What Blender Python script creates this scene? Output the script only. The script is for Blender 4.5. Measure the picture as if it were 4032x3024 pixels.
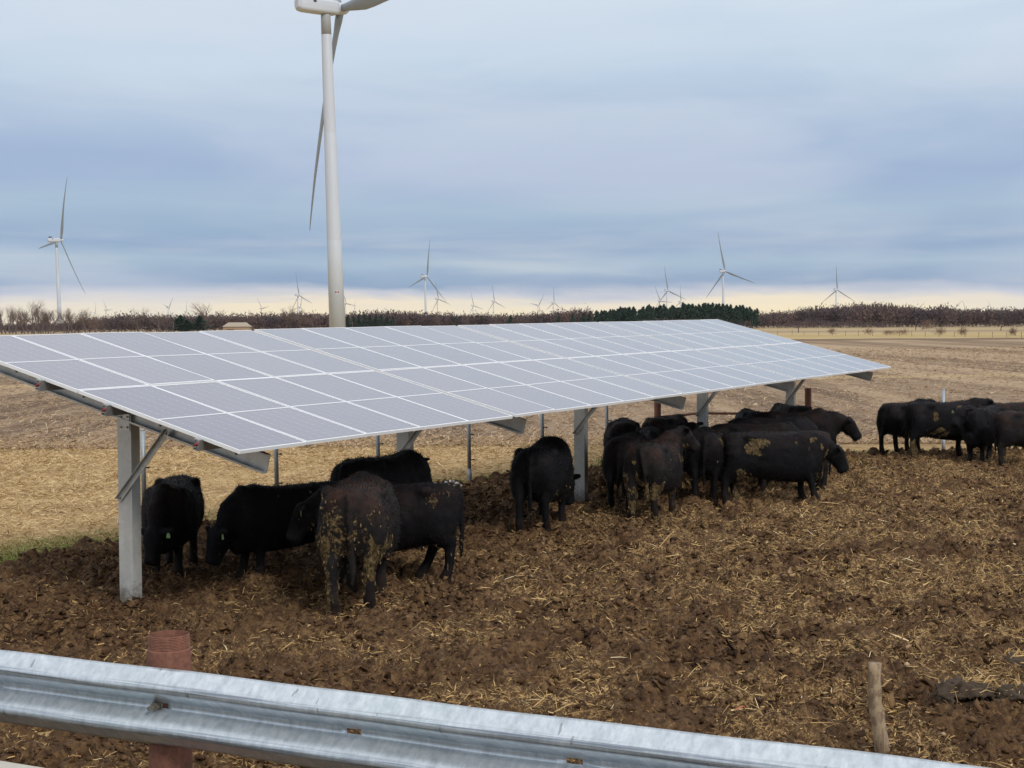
import bpy, bmesh, math, random
import numpy as np
from mathutils import Vector, Matrix, Euler
R_ = math.radians
random.seed(7); rng = np.random.default_rng(11)
for o in list(bpy.data.objects): bpy.data.objects.remove(o)
scene = bpy.context.scene
COL = scene.collection

# ------------------------------------------------------------------ camera
FPX, PITCH, ROLL, CAMH = 6127.9, 0.0379863, 0.0064938, 3.1541     # focal length in photo pixels, radians, metres
_cp, _sp = math.cos(PITCH), math.sin(PITCH)
_F = Vector((0, _cp, -_sp)); _U0 = Vector((0, _sp, _cp)); _R0 = Vector((1, 0, 0))
_R = math.cos(ROLL)*_R0 - math.sin(ROLL)*_U0
_U = math.sin(ROLL)*_R0 + math.cos(ROLL)*_U0
cd = bpy.data.cameras.new('camera'); cam = bpy.data.objects.new('camera', cd); COL.objects.link(cam)
cd.sensor_width = 36; cd.lens = FPX/4032*36; cd.clip_start = 0.1; cd.clip_end = 60000
M = Matrix.Identity(4)
for r in range(3):
    M[r][0] = _R[r]; M[r][1] = _U[r]; M[r][2] = -_F[r]
M[2][3] = CAMH
cam.matrix_world = M
scene.camera = cam
def ray(px, py): return _F + _R*((px-2016)/FPX) - _U*((py-1512)/FPX)
def ground(px, py, z=0.0):
    d = ray(px, py); t = (z-CAMH)/d.z; return Vector((0, 0, CAMH)) + d*t
def at_y(px, py, Y):
    d = ray(px, py); return Vector((0, 0, CAMH)) + d*(Y/d.y)

# ------------------------------------------------------------------ node helpers
def node(nt, typ, ins=None, **attrs):
    n = nt.nodes.new(typ)
    for k, v in attrs.items(): setattr(n, k, v)
    for k, v in (ins or {}).items():
        s = n.inputs[k]
        if isinstance(v, bpy.types.NodeSocket): nt.links.new(v, s)
        else: s.default_value = v
    return n
def mth(nt, op, a, b=0.0, c=0.0, clamp=False):
    n = node(nt, 'ShaderNodeMath', {0: a, 1: b, 2: c}, operation=op); n.use_clamp = clamp; return n.outputs[0]
def sstep(nt, v, lo, hi):
    n = node(nt, 'ShaderNodeMapRange', {'Value': v, 'From Min': lo, 'From Max': hi}); n.interpolation_type = 'SMOOTHSTEP'; return n.outputs[0]
def mixc(nt, f, a, b, bt='MIX'):
    n = node(nt, 'ShaderNodeMix', data_type='RGBA', blend_type=bt)
    for idx, v in ((0, f), (6, a), (7, b)):
        s = n.inputs[idx]
        if isinstance(v, bpy.types.NodeSocket): nt.links.new(v, s)
        elif idx == 0: s.default_value = v
        else: s.default_value = (*v, 1) if len(v) == 3 else v
    return n.outputs[2]
def ramp(nt, f, stops, interp='LINEAR'):
    n = node(nt, 'ShaderNodeValToRGB', {0: f}); cr = n.color_ramp; cr.interpolation = interp
    while len(cr.elements) > 1: cr.elements.remove(cr.elements[-1])
    cr.elements[0].position = stops[0][0]; cr.elements[0].color = (*stops[0][1], 1)
    for p, c in stops[1:]:
        e = cr.elements.new(p); e.color = (*c, 1)
    return n.outputs[0]
def noise(nt, vec, scale, detail=4, rough=.55, dist=0.0, out='Fac'):
    return node(nt, 'ShaderNodeTexNoise', {'Vector': vec, 'Scale': scale, 'Detail': detail, 'Roughness': rough, 'Distortion': dist}).outputs[out]
def scaled(nt, vec, s, rot=(0, 0, 0)):
    return node(nt, 'ShaderNodeMapping', {'Vector': vec, 'Scale': s, 'Rotation': rot}).outputs[0]
def srgb(r, g, b):
    f = lambda c: (c/255/12.92) if c/255 <= .04045 else ((c/255+.055)/1.055)**2.4
    return (f(r), f(g), f(b))
def new_mat(name):
    m = bpy.data.materials.new(name); m.use_nodes = True; nt = m.node_tree
    p = nt.nodes['Principled BSDF']; return m, nt, p
def bump(nt, p, h, strength=.5, dist=.02):
    b = node(nt, 'ShaderNodeBump', {'Strength': strength, 'Distance': dist, 'Height': h}); nt.links.new(b.outputs[0], p.inputs['Normal'])
def pos_of(nt): return node(nt, 'ShaderNodeNewGeometry').outputs['Position']
def obj_of(nt): return node(nt, 'ShaderNodeTexCoord').outputs['Object']

# ------------------------------------------------------------------ world: overcast stratus with a clear warm gap on the horizon
SUN_EL, SUN_AZ = R_(38), R_(150)       # azimuth clockwise from +Y: light comes from behind the camera, on the right
world = bpy.data.worlds.new('World'); scene.world = world; world.use_nodes = True
nt = world.node_tree; nt.nodes.clear()
gen = node(nt, 'ShaderNodeTexCoord').outputs['Generated']
sky = node(nt, 'ShaderNodeTexSky', sky_type='NISHITA'); sky.sun_disc = False; sky.sun_elevation = SUN_EL; sky.sun_rotation = SUN_AZ
sky.air_density = 1.2; sky.dust_density = 2.0
sep = node(nt, 'ShaderNodeSeparateXYZ', {0: gen})
z = sep.outputs['Z']; xx = sep.outputs['X']
streak = noise(nt, scaled(nt, gen, (2.4, 2.4, 15)), 1.7, 6, .55, .9)
streak2 = noise(nt, scaled(nt, gen, (5, 5, 60)), 1.3, 4, .55, .4)
wob = mth(nt, 'MULTIPLY', mth(nt, 'SUBTRACT', streak, .5), mth(nt, 'ADD', mth(nt, 'MULTIPLY', z, .34), .020))
wob2 = mth(nt, 'MULTIPLY', mth(nt, 'SUBTRACT', streak2, .5), .010)
zz = mth(nt, 'ADD', mth(nt, 'ADD', z, wob), wob2)
zr = mth(nt, 'POWER', mth(nt, 'MAXIMUM', zz, 0.0), .5)        # sqrt spreads the first degrees
def zs(v): return math.sqrt(v)
cl = ramp(nt, zr, [
    (zs(.0000), srgb(255, 222, 172)), (zs(.0080), srgb(255, 236, 192)), (zs(.0145), srgb(246, 230, 200)), (zs(.0195), srgb(198, 200, 208)),
    (zs(.026), srgb(132, 157, 188)), (zs(.040), srgb(158, 180, 200)), (zs(.052), srgb(138, 162, 193)), (zs(.075), srgb(157, 179, 201)),
    (zs(.10), srgb(151, 171, 201)), (zs(.135), srgb(168, 187, 209)), (zs(.17), srgb(188, 204, 220)), (zs(.22), srgb(200, 212, 225)),
    (zs(.45), srgb(220, 226, 235)), (1.0, srgb(242, 244, 247))])
# slow, broad lighter and darker sheets, plus a warmer and paler right half
sheet = noise(nt, scaled(nt, gen, (1.6, 1.6, 7)), 2.0, 4, .5, .5)
cl = mixc(nt, mth(nt, 'MULTIPLY', sstep(nt, sheet, .40, .66), .36), cl, srgb(208, 211, 222))
cl = mixc(nt, mth(nt, 'MULTIPLY', sstep(nt, streak, .30, .55), .10), srgb(140, 166, 205), cl) if False else cl
warmstreak = mth(nt, 'MULTIPLY', sstep(nt, streak2, .45, .80), mth(nt, 'MULTIPLY', sstep(nt, z, .018, .03), mth(nt, 'SUBTRACT', 1.0, sstep(nt, z, .045, .075))))
cl = mixc(nt, mth(nt, 'MULTIPLY', warmstreak, .30), cl, srgb(216, 217, 214))
nb = node(nt, 'ShaderNodeVectorMath', {0: sky.outputs[0], 'Scale': .08}, operation='SCALE').outputs[0]
mixed = mixc(nt, .94, nb, cl)
bg = node(nt, 'ShaderNodeBackground', {'Color': mixed, 'Strength': 1.0})
wo = node(nt, 'ShaderNodeOutputWorld', {'Surface': bg.outputs[0]})
sd = bpy.data.lights.new('sun', 'SUN'); sd.energy = 1.5; sd.angle = R_(10); sd.color = (1.0, .975, .94)
sun = bpy.data.objects.new('sun', sd); COL.objects.link(sun)
sdir = Vector((math.sin(SUN_AZ)*math.cos(SUN_EL), math.cos(SUN_AZ)*math.cos(SUN_EL), math.sin(SUN_EL)))
sun.rotation_euler = sdir.to_track_quat('Z', 'Y').to_euler(); sun.location = (0, 0, 50)
vs = scene.view_settings; vs.view_transform = 'Standard'; vs.look = 'None'; vs.gamma = 1; vs.exposure = 0.22; vs.use_curve_mapping = False
cy = scene.cycles; cy.use_denoising = True; cy.max_bounces = 6; cy.diffuse_bounces = 3; cy.glossy_bounces = 3; cy.transmission_bounces = 3
cy.volume_bounces = 0; cy.caustics_reflective = False; cy.caustics_refractive = False

# ------------------------------------------------------------------ mesh helpers
def link(o, parent=None):
    COL.objects.link(o)
    if parent is not None: o.parent = parent
    return o
def mesh_np(name, V, F, mat=None, smooth=False):
    V = np.asarray(V, np.float32); F = np.asarray(F, np.int32); k = F.shape[1]
    me = bpy.data.meshes.new(name); me.vertices.add(len(V)); me.vertices.foreach_set('co', V.ravel())
    me.loops.add(F.size); me.loops.foreach_set('vertex_index', F.ravel())
    me.polygons.add(len(F)); me.polygons.foreach_set('loop_start', np.arange(0, F.size, k, dtype=np.int32))
    if smooth: me.polygons.foreach_set('use_smooth', np.ones(len(F), bool))
    me.update(calc_edges=True)
    if mat: me.materials.append(mat)
    return me
def attr(me, name, vals):
    a = me.attributes.new(name, 'FLOAT', 'POINT'); a.data.foreach_set('value', np.asarray(vals, np.float32))
class MB:
    """collects verts and faces of one mesh"""
    def __init__(s): s.v = []; s.f = []
    def add(s, v, f):
        b = len(s.v); s.v += [tuple(p) for p in v]; s.f += [tuple(i+b for i in q) for q in f]; return s
    def box(s, c, d, rot=None):
        x, y, z = d[0]/2, d[1]/2, d[2]/2
        P = [Vector(q) for q in ((-x,-y,-z),(x,-y,-z),(x,y,-z),(-x,y,-z),(-x,-y,z),(x,-y,z),(x,y,z),(-x,y,z))]
        if rot is not None: P = [rot @ q for q in P]
        c = Vector(c)
        return s.add([q+c for q in P], [(0,3,2,1),(4,5,6,7),(0,1,5,4),(1,2,6,5),(2,3,7,6),(3,0,4,7)])
    def tube(s, pts, rad, n=8, cap=True):
        pts = [Vector(p) for p in pts]; rad = rad if isinstance(rad, (list, tuple)) else [rad]*len(pts)
        rings = []; u = None
        for i, p in enumerate(pts):
            t = (pts[min(i+1, len(pts)-1)] - pts[max(i-1, 0)]).normalized()
            if u is None: u = t.orthogonal().normalized()
            else: u = (u - t*u.dot(t)).normalized()
            w = t.cross(u)
            rings.append([p + (u*math.cos(a)+w*math.sin(a))*rad[i] for a in [2*math.pi*k/n for k in range(n)]])
        v = [q for r in rings for q in r]; f = []
        for i in range(len(pts)-1):
            for k in range(n): f.append((i*n+k, i*n+(k+1) % n, (i+1)*n+(k+1) % n, (i+1)*n+k))
        if cap: f.append(tuple(reversed(range(n)))); f.append(tuple(range((len(pts)-1)*n, len(pts)*n)))
        return s.add(v, f)
    def sweep(s, prof, a, b, side, up, closed=True, cap=True):
        """extrude a 2-D profile (side, up) from a to b"""
        a, b, side, up = Vector(a), Vector(b), Vector(side), Vector(up); n = len(prof)
        v = [a+side*p[0]+up*p[1] for p in prof] + [b+side*p[0]+up*p[1] for p in prof]
        f = [(k, (k+1) % n, n+(k+1) % n, n+k) for k in range(n if closed else n-1)]
        if cap and closed: f += [tuple(reversed(range(n))), tuple(range(n, 2*n))]
        return s.add(v, f)
    def mesh(s, name, mat=None, smooth=False):
        me = bpy.data.meshes.new(name); me.from_pydata(s.v, [], s.f); me.update()
        if mat: me.materials.append(mat)
        if smooth: me.polygons.foreach_set('use_smooth', [True]*len(me.polygons))
        bm = bmesh.new(); bm.from_mesh(me); bmesh.ops.recalc_face_normals(bm, faces=bm.faces); bm.to_mesh(me); bm.free()
        return me
    def obj(s, name, mat, parent=None, smooth=False):
        return link(bpy.data.objects.new(name, s.mesh(name, mat, smooth)), parent)
def empty(name, loc=(0, 0, 0), rz=0.0):
    o = bpy.data.objects.new(name, None); o.empty_display_size = .2; o.location = loc; o.rotation_euler = (0, 0, rz); return link(o)
def tag(o, label, cat, group=None):
    o['label'] = label; o['category'] = cat
    if group: o['group'] = group
    return o
def struct(o): o['kind'] = 'structure'; return o
def stuff(o): o['kind'] = 'stuff'; return o
def copy_tree(o, parent=None):
    c = o.copy(); COL.objects.link(c)
    if parent is not None:
        c.parent = parent
        c.matrix_parent_inverse = o.matrix_parent_inverse
    for ch in list(o.children): copy_tree(ch, c)
    return c
def hash2(i, j, s):
    n = (i*374761393 + j*668265263 + s*1442695041) & 0xffffffff
    n = ((n ^ (n >> 13))*1274126177) & 0xffffffff
    return ((n ^ (n >> 16)) & 0xffff)/65535.0
def vnoise(x, y, s=0):
    xi = np.floor(x).astype(np.int64); yi = np.floor(y).astype(np.int64); u = x-xi; v = y-yi
    u = u*u*(3-2*u); v = v*v*(3-2*v)
    return (hash2(xi, yi, s)*(1-u)+hash2(xi+1, yi, s)*u)*(1-v)+(hash2(xi, yi+1, s)*(1-u)+hash2(xi+1, yi+1, s)*u)*v
def fbm(x, y, s=0, o=4):
    r = 0; a = .5; t = 0
    for k in range(o): r = r+a*vnoise(x*2**k+k*17.3, y*2**k-k*9.1, s+k); t += a; a *= .5
    return r/t

# ------------------------------------------------------------------ materials
def mat_plain(name, col, rough=.6, metal=0.0, var=.25, scale=8, bmp=.2, bscale=40):
    m, nt, p = new_mat(name); o = obj_of(nt)
    n1 = noise(nt, o, scale, 5); c = mixc(nt, n1, [q*(1-var) for q in col], [min(1, q*(1+var)) for q in col])
    nt.links.new(c, p.inputs['Base Color']); p.inputs['Roughness'].default_value = rough; p.inputs['Metallic'].default_value = metal
    bump(nt, p, noise(nt, o, bscale, 3), bmp, .01); return m
def mat_galv(name, col, metal=.75, rough=.42, streaky=True, spangle=14):
    m, nt, p = new_mat(name); o = obj_of(nt)
    vor = node(nt, 'ShaderNodeTexVoronoi', {'Vector': o, 'Scale': spangle*2.5}).outputs['Color']
    g = node(nt, 'ShaderNodeSeparateColor', {0: vor}).outputs[0]
    n1 = noise(nt, scaled(nt, o, (1, 1, .25)), spangle*.35, 5, .6)
    f = mth(nt, 'ADD', mth(nt, 'MULTIPLY', g, .10), mth(nt, 'MULTIPLY', n1, .90))
    c = mixc(nt, sstep(nt, f, .25, .75), [q*.78 for q in col], [min(1, q*1.12) for q in col])
    st = noise(nt, scaled(nt, o, (9, 9, .9)), 1.6, 4, .6)
    c = mixc(nt, mth(nt, 'MULTIPLY', sstep(nt, st, .56, .72), .45), c, (.62, .63, .64))
    wz = node(nt, 'ShaderNodeSeparateXYZ', {0: pos_of(nt)}).outputs[2]; spl = mth(nt, 'ADD', wz, mth(nt, 'MULTIPLY', noise(nt, o, 11, 5, .7), -.55))
    c = mixc(nt, mth(nt, 'MULTIPLY', mth(nt, 'SUBTRACT', 1.0, sstep(nt, spl, -.20, .02)), .75), c, (.12, .085, .055))
    nt.links.new(c, p.inputs['Base Color']); p.inputs['Metallic'].default_value = metal
    rr = mth(nt, 'ADD', mth(nt, 'MULTIPLY', f, .3), rough-.12); nt.links.new(rr, p.inputs['Roughness'])
    bump(nt, p, noise(nt, o, 30, 3), .12, .01); return m
M_galv = mat_galv('galvanised_steel', (.52, .53, .52))
M_galvdull = mat_galv('dull_galvanised', (.56, .56, .525), .40, .5, True, 6)
M_pole = mat_galv('grey_fence_pipe', (.38, .42, .44), .5, .5)
M_bolt = mat_plain('weathered_bolt', (.30, .27, .22), .5, .7)
M_wire_red = mat_plain('red_cable', (.45, .03, .03), .5)
M_black = mat_plain('black_plastic', (.015, .015, .017), .5)
M_alu = mat_plain('panel_frame', (.88, .89, .90), .38, .15, .04)
M_white = mat_plain('turbine_white', (.52, .555, .60), .45, 0, .05, .12, .02, 2)
M_towergrey = mat_plain('turbine_grey', (.36, .385, .40), .5, 0, .05, .12, .02, 2)
M_blade = mat_plain('blade_grey', (.27, .30, .325), .45, 0, .05, .05, .02, 2)
M_darkbox = mat_plain('dark_box', (.03, .04, .06), .5)
def mat_rust(name, col):
    m, nt, p = new_mat(name); o = obj_of(nt)
    n1 = noise(nt, o, 5, 6, .65); n2 = noise(nt, o, 60, 4, .6)
    c = ramp(nt, n1, [(.25, [q*.55 for q in col]), (.5, col), (.75, [min(1, q*1.35) for q in col])])
    c = mixc(nt, mth(nt, 'MULTIPLY', sstep(nt, n2, .42, .68), .55), c, [q*.42 for q in col]); n4 = noise(nt, scaled(nt, o, (14, 14, 2)), 1.3, 5, .65); c = mixc(nt, mth(nt, 'MULTIPLY', sstep(nt, n4, .5, .7), .4), c, (.30, .155, .085))
    nt.links.new(c, p.inputs['Base Color']); p.inputs['Roughness'].default_value = .8
    bump(nt, p, n2, .35, .004); return m
M_rust = mat_rust('rusted_pipe', (.215, .088, .056))
def mat_rail():
    m, nt, p = new_mat('guardrail_zinc'); o = obj_of(nt)
    n1 = noise(nt, scaled(nt, o, (5, 5, 2)), 4, 5, .65)
    n2 = noise(nt, scaled(nt, o, (30, 14, 14)), 1.5, 4, .6)
    f = mth(nt, 'ADD', mth(nt, 'MULTIPLY', n1, .55), mth(nt, 'MULTIPLY', n2, .45))
    c = ramp(nt, f, [(.33, (.45, .50, .54)), (.5, (.60, .655, .695)), (.66, (.76, .80, .83))])
    # rubbed dark streaks running along the crests of both waves
    at = node(nt, 'ShaderNodeAttribute', attribute_name='crest').outputs['Fac']
    n3 = noise(nt, scaled(nt, o, (1.1, 26, 120)), 1.0, 5, .7)
    scr = mth(nt, 'MULTIPLY', at, sstep(nt, n3, .44, .60))
    c = mixc(nt, mth(nt, 'MULTIPLY', scr, .8), c, (.16, .18, .22))
    spots = sstep(nt, noise(nt, scaled(nt, o, (26, 9, 9)), 1.1, 2, .5), .71, .75)
    c = mixc(nt, mth(nt, 'MULTIPLY', spots, .6), c, (.18, .18, .17))
    tint = noise(nt, o, 1.3, 2); c = mixc(nt, mth(nt, 'MULTIPLY', sstep(nt, tint, .5, .7), .12), c, (.50, .62, .54))
    nt.links.new(c, p.inputs['Base Color']); p.inputs['Metallic'].default_value = .65
    rr = mth(nt, 'ADD', mth(nt, 'MULTIPLY', n2, .25), .22); nt.links.new(rr, p.inputs['Roughness'])
    bump(nt, p, f, .22, .012); return m
M_rail = mat_rail()
def mat_concrete():
    m, nt, p = new_mat('pale_concrete'); o = obj_of(nt)
    n1 = noise(nt, o, 3, 6, .65); c = ramp(nt, n1, [(.3, (.36, .33, .28)), (.7, (.58, .55, .48))])
    nt.links.new(c, p.inputs['Base Color']); p.inputs['Roughness'].default_value = .9; bump(nt, p, noise(nt, o, 60, 4), .4, .01); return m
M_concrete = mat_concrete()
def mat_wood():
    m, nt, p = new_mat('weathered_wood'); o = obj_of(nt)
    n1 = noise(nt, scaled(nt, o, (22, 22, 2.2)), 1.5, 6, .65, .6); n2 = noise(nt, o, 9, 4)
    c = ramp(nt, n1, [(.3, (.10, .065, .035)), (.5, (.24, .165, .10)), (.7, (.38, .29, .20))])
    bark = mth(nt, 'MULTIPLY', sstep(nt, n2, .50, .56), 1.0); c = mixc(nt, mth(nt, 'MULTIPLY', bark, .55), c, (.45, .34, .20))
    nt.links.new(c, p.inputs['Base Color']); p.inputs['Roughness'].default_value = .85; bump(nt, p, n1, .6, .012); return m
M_wood = mat_wood()
def mat_panel():
    m, nt, p = new_mat('solar_glass'); o = obj_of(nt)
    s = node(nt, 'ShaderNodeSeparateXYZ', {0: o}); x, y = s.outputs[0], s.outputs[1]
    CW = .181; CH = .0925
    def cell(v, w):                                    # distance to nearest cell joint
        a = mth(nt, 'FRACT', mth(nt, 'DIVIDE', mth(nt, 'ADD', v, 10*w+w*.0), w)); return mth(nt, 'MULTIPLY', mth(nt, 'SUBTRACT', .5, mth(nt, 'ABSOLUTE', mth(nt, 'SUBTRACT', a, .5))), w)
    dx = cell(x, CW); dy = cell(y, CH)
    gx = mth(nt, 'LESS_THAN', dx, .0018); gy = mth(nt, 'LESS_THAN', dy, .0012)
    corner = mth(nt, 'MULTIPLY', mth(nt, 'LESS_THAN', mth(nt, 'ADD', dx, dy), .009), .8)
    line = mth(nt, 'MAXIMUM', mth(nt, 'MULTIPLY', gx, .55), mth(nt, 'MAXIMUM', mth(nt, 'MULTIPLY', gy, .18), corner))
    bus = mth(nt, 'LESS_THAN', cell(x, CW/9), .0007)
    tone = node(nt, 'ShaderNodeObjectInfo').outputs['Random']
    c = mixc(nt, tone, (.074, .062, .104), (.118, .102, .136))
    c = mixc(nt, mth(nt, 'MULTIPLY', bus, .30), c, (.5, .5, .52))
    c = mixc(nt, line, c, (.62, .63, .66))
    dust = noise(nt, o, 2.0, 5, .6); c = mixc(nt, mth(nt, 'ADD', mth(nt, 'MULTIPLY', dust, .14), .01), c, (.45, .43, .40))
    nt.links.new(c, p.inputs['Base Color']); p.inputs['Roughness'].default_value = .30
    p.inputs['IOR'].default_value = 1.6
    p.inputs['Coat Weight'].default_value = .85; p.inputs['Coat Roughness'].default_value = .10; p.inputs['Coat IOR'].default_value = 1.5
    return m
M_panel = mat_panel()
M_strip = mat_plain('white_backsheet', (.72, .73, .74), .35, 0, .04)
def mat_attr(name, stops, rough=.8, attrn='tint', trans=0.0):
    m, nt, p = new_mat(name); a = node(nt, 'ShaderNodeAttribute', attribute_name=attrn).outputs['Fac']
    nt.links.new(ramp(nt, a, stops), p.inputs['Base Color']); p.inputs['Roughness'].default_value = rough
    p.inputs['Specular IOR Level'].default_value = .2; return m
M_straw = mat_attr('dry_straw', [(0, (.24, .135, .05)), (.5, (.50, .325, .13)), (.85, (.74, .52, .235)), (1, (.90, .76, .48))])
M_stubble = mat_attr('dry_grass', [(0, (.26, .16, .075)), (.5, (.52, .36, .17)), (1, (.74, .57, .32))])
M_green = mat_attr('strip_grass', [(0, (.16, .20, .045)), (.45, (.31, .31, .095)), (1, (.50, .40, .18))])
M_flake = mat_attr('corn_residue', [(0, (.20, .125, .07)), (.65, (.39, .27, .16)), (1, (.66, .51, .345))])
M_clod = mat_attr('mud_clod', [(0, (.026, .012, .005)), (.5, (.090, .046, .020)), (.85, (.20, .117, .054)), (1, (.36, .235, .115))], .85)
def mat_mud():
    m, nt, p = new_mat('churned_mud'); P = pos_of(nt)
    n1 = noise(nt, P, 5.5, 6, .7); n2 = noise(nt, P, 17, 6, .75); n3 = noise(nt, scaled(nt, P, (1, 1.6, 1)), 38, 4, .7)
    c = ramp(nt, mth(nt, 'ADD', mth(nt, 'MULTIPLY', n1, .45), mth(nt, 'MULTIPLY', n2, .55)), [(.34, (.026, .012, .005)), (.45, (.078, .039, .017)), (.55, (.165, .091, .040)), (.68, (.33, .205, .095))])
    a = node(nt, 'ShaderNodeAttribute', attribute_name='straw').outputs['Fac']
    k = mth(nt, 'MULTIPLY', sstep(nt, mth(nt, 'ADD', mth(nt, 'MULTIPLY', n3, .6), mth(nt, 'MULTIPLY', n2, .4)), .49, .60), a)
    c = mixc(nt, mth(nt, 'MULTIPLY', k, .8), c, (.55, .37, .165))
    nt.links.new(c, p.inputs['Base Color']); p.inputs['Roughness'].default_value = .88; p.inputs['Specular IOR Level'].default_value = .25
    bump(nt, p, mth(nt, 'ADD', n3, mth(nt, 'MULTIPLY', n2, 1.5)), .9, .03); return m
M_mud = mat_mud()
M_sod = mat_plain('dark_sod', (.052, .034, .019), .9, 0, .75, 16, 1.0, 45)
def mat_field():
    m, nt, p = new_mat('stubble_field'); P = pos_of(nt)
    s = node(nt, 'ShaderNodeSeparateXYZ', {0: P}); X, Y = s.outputs[0], s.outputs[1]
    big = noise(nt, P, .05, 4, .5); med = noise(nt, P, .6, 5, .6); fine = noise(nt, P, 7, 5, .7); wide = noise(nt, P, .012, 3, .5)
    row = noise(nt, scaled(nt, P, (1.5, .035, 1), (0, 0, R_(24))), .9, 4, .6)          # tillage rows
    rowb = noise(nt, scaled(nt, P, (.42, .011, 1), (0, 0, R_(24))), .9, 5, .65, 1.2)
    tx = mth(nt, 'ADD', mth(nt, 'MULTIPLY', fine, .5), mth(nt, 'MULTIPLY', med, .5))
    brown = ramp(nt, tx, [(.33, (.135, .086, .052)), (.5, (.275, .188, .118)), (.64, (.41, .30, .20))])
    brown = mixc(nt, mth(nt, 'MULTIPLY', sstep(nt, row, .42, .62), .5), brown, (.38, .29, .205))
    brown = mixc(nt, mth(nt, 'MULTIPLY', sstep(nt, rowb, .44, .58), .75), brown, (.145, .098, .066))
    brown = mixc(nt, mth(nt, 'MULTIPLY', sstep(nt, mth(nt, 'ADD', Y, mth(nt, 'MULTIPLY', big, 60)), 90, 200), .45), brown, (.27, .19, .115))
    rowc = noise(nt, scaled(nt, P, (.10, .0045, 1), (0, 0, R_(26))), .9, 5, .7, .8)
    brown = mixc(nt, mth(nt, 'MULTIPLY', sstep(nt, rowc, .46, .56), .75), brown, (.46, .335, .215))
    gold = ramp(nt, tx, [(.33, (.20, .125, .058)), (.5, (.43, .29, .14)), (.66, (.62, .45, .245))])
    Yn = mth(nt, 'ADD', Y, mth(nt, 'MULTIPLY', mth(nt, 'SUBTRACT', med, .5), 7))
    c = mixc(nt, sstep(nt, Yn, 38.5, 46), gold, brown)
    # pale straw strip across the stubble
    Ys = mth(nt, 'ADD', Y, mth(nt, 'ADD', mth(nt, 'MULTIPLY', mth(nt, 'SUBTRACT', med, .5), 5), mth(nt, 'MULTIPLY', X, -.12)))
    strip = mth(nt, 'MULTIPLY', sstep(nt, Ys, 86.5, 88.5), mth(nt, 'SUBTRACT', 1.0, sstep(nt, Ys, 90.5, 93)))
    c = mixc(nt, mth(nt, 'MULTIPLY', strip, .75), c, (.48, .36, .19))
    Yf = mth(nt, 'ADD', mth(nt, 'ADD', Y, mth(nt, 'MULTIPLY', X, -.05)), mth(nt, 'MULTIPLY', mth(nt, 'SUBTRACT', big, .5), 60))
    c = mixc(nt, mth(nt, 'MULTIPLY', sstep(nt, Yf, 262, 285), mth(nt, 'SUBTRACT', 1.0, sstep(nt, Yf, 300, 312))), c, (.20, .135, .085))
    far = mixc(nt, sstep(nt, noise(nt, scaled(nt, P, (.2, 1, 1)), .03, 4, .6), .4, .6), (.40, .29, .13), (.50, .38, .19))
    c = mixc(nt, sstep(nt, Yf, 303, 316), c, far)
    far2 = mixc(nt, sstep(nt, noise(nt, scaled(nt, P, (.15, 1, 1)), .02, 4, .6), .42, .58), (.30, .22, .14), (.44, .33, .18))
    c = mixc(nt, sstep(nt, Yf, 430, 470), c, far2)
    nt.links.new(c, p.inputs['Base Color']); p.inputs['Roughness'].default_value = .95; p.inputs['Specular IOR Level'].default_value = .1
    h = mth(nt, 'ADD', mth(nt, 'MULTIPLY', fine, 1.0), mth(nt, 'MULTIPLY', row, 1.6)); bump(nt, p, h, .8, .10); return m
M_field = mat_field()
def mat_hide(name, blk, brn, blue):
    m, nt, p = new_mat(name); o = obj_of(nt)
    br = node(nt, 'ShaderNodeAttribute', attribute_name='brown').outputs['Fac']; mn = node(nt, 'ShaderNodeAttribute', attribute_name='manure').outputs['Fac']
    n1 = noise(nt, o, 4, 5, .6); n2 = noise(nt, o, 22, 5, .7); fur = noise(nt, scaled(nt, o, (90, 90, 18)), 1.0, 4, .6)
    c = mixc(nt, n1, blk, blue)
    dust = noise(nt, o, 2.3, 6, .7); c = mixc(nt, mth(nt, 'MULTIPLY', sstep(nt, dust, .50, .68), .60), c, [blue[0]*2.8+.005, blue[1]*2.4+.003, blue[2]*2.0+.002])
    c = mixc(nt, mth(nt, 'MULTIPLY', br, sstep(nt, n1, .3, .65)), c, brn)
    c = mixc(nt, mth(nt, 'MULTIPLY', fur, .35), c, (.004, .004, .005))
    oz = node(nt, 'ShaderNodeSeparateXYZ', {0: o}).outputs[2]; mud = mth(nt, 'SUBTRACT', 1.0, sstep(nt, mth(nt, 'ADD', oz, mth(nt, 'MULTIPLY', mth(nt, 'SUBTRACT', n2, .5), -.7)), .02, .26))
    c = mixc(nt, mth(nt, 'MULTIPLY', mud, .6), c, mixc(nt, n2, (.010, .007, .005), (.038, .024, .014)))
    k = sstep(nt, mth(nt, 'ADD', mth(nt, 'MULTIPLY', mn, .75), mth(nt, 'MULTIPLY', mth(nt, 'SUBTRACT', n2, .5), 1.1)), .42, .56)
    crust = ramp(nt, n2, [(.35, (.040, .026, .012)), (.55, (.115, .078, .034)), (.72, (.26, .19, .092))])
    c = mixc(nt, k, c, crust)
    nt.links.new(c, p.inputs['Base Color']); p.inputs['Roughness'].default_value = .66; p.inputs['Specular IOR Level'].default_value = .11
    bump(nt, p, mth(nt, 'ADD', fur, mth(nt, 'MULTIPLY', k, n2)), .55, .02); return m
M_hide = mat_hide('black_hide', (.0040, .0038, .0045), (.040, .015, .009), (.0075, .0078, .0100))
M_hidebrown = mat_hide('brown_black_hide', (.0095, .0085, .0085), (.046, .022, .015), (.0185, .0170, .0175))
M_hair = mat_attr('coat_hair', [(0, (.005, .005, .006)), (.7, (.016, .011, .009)), (1, (.055, .026, .014))], .7)
M_crust = mat_attr('manure_crust', [(0, (.04, .027, .013)), (.5, (.12, .083, .040)), (1, (.30, .23, .13))], .9)
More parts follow.
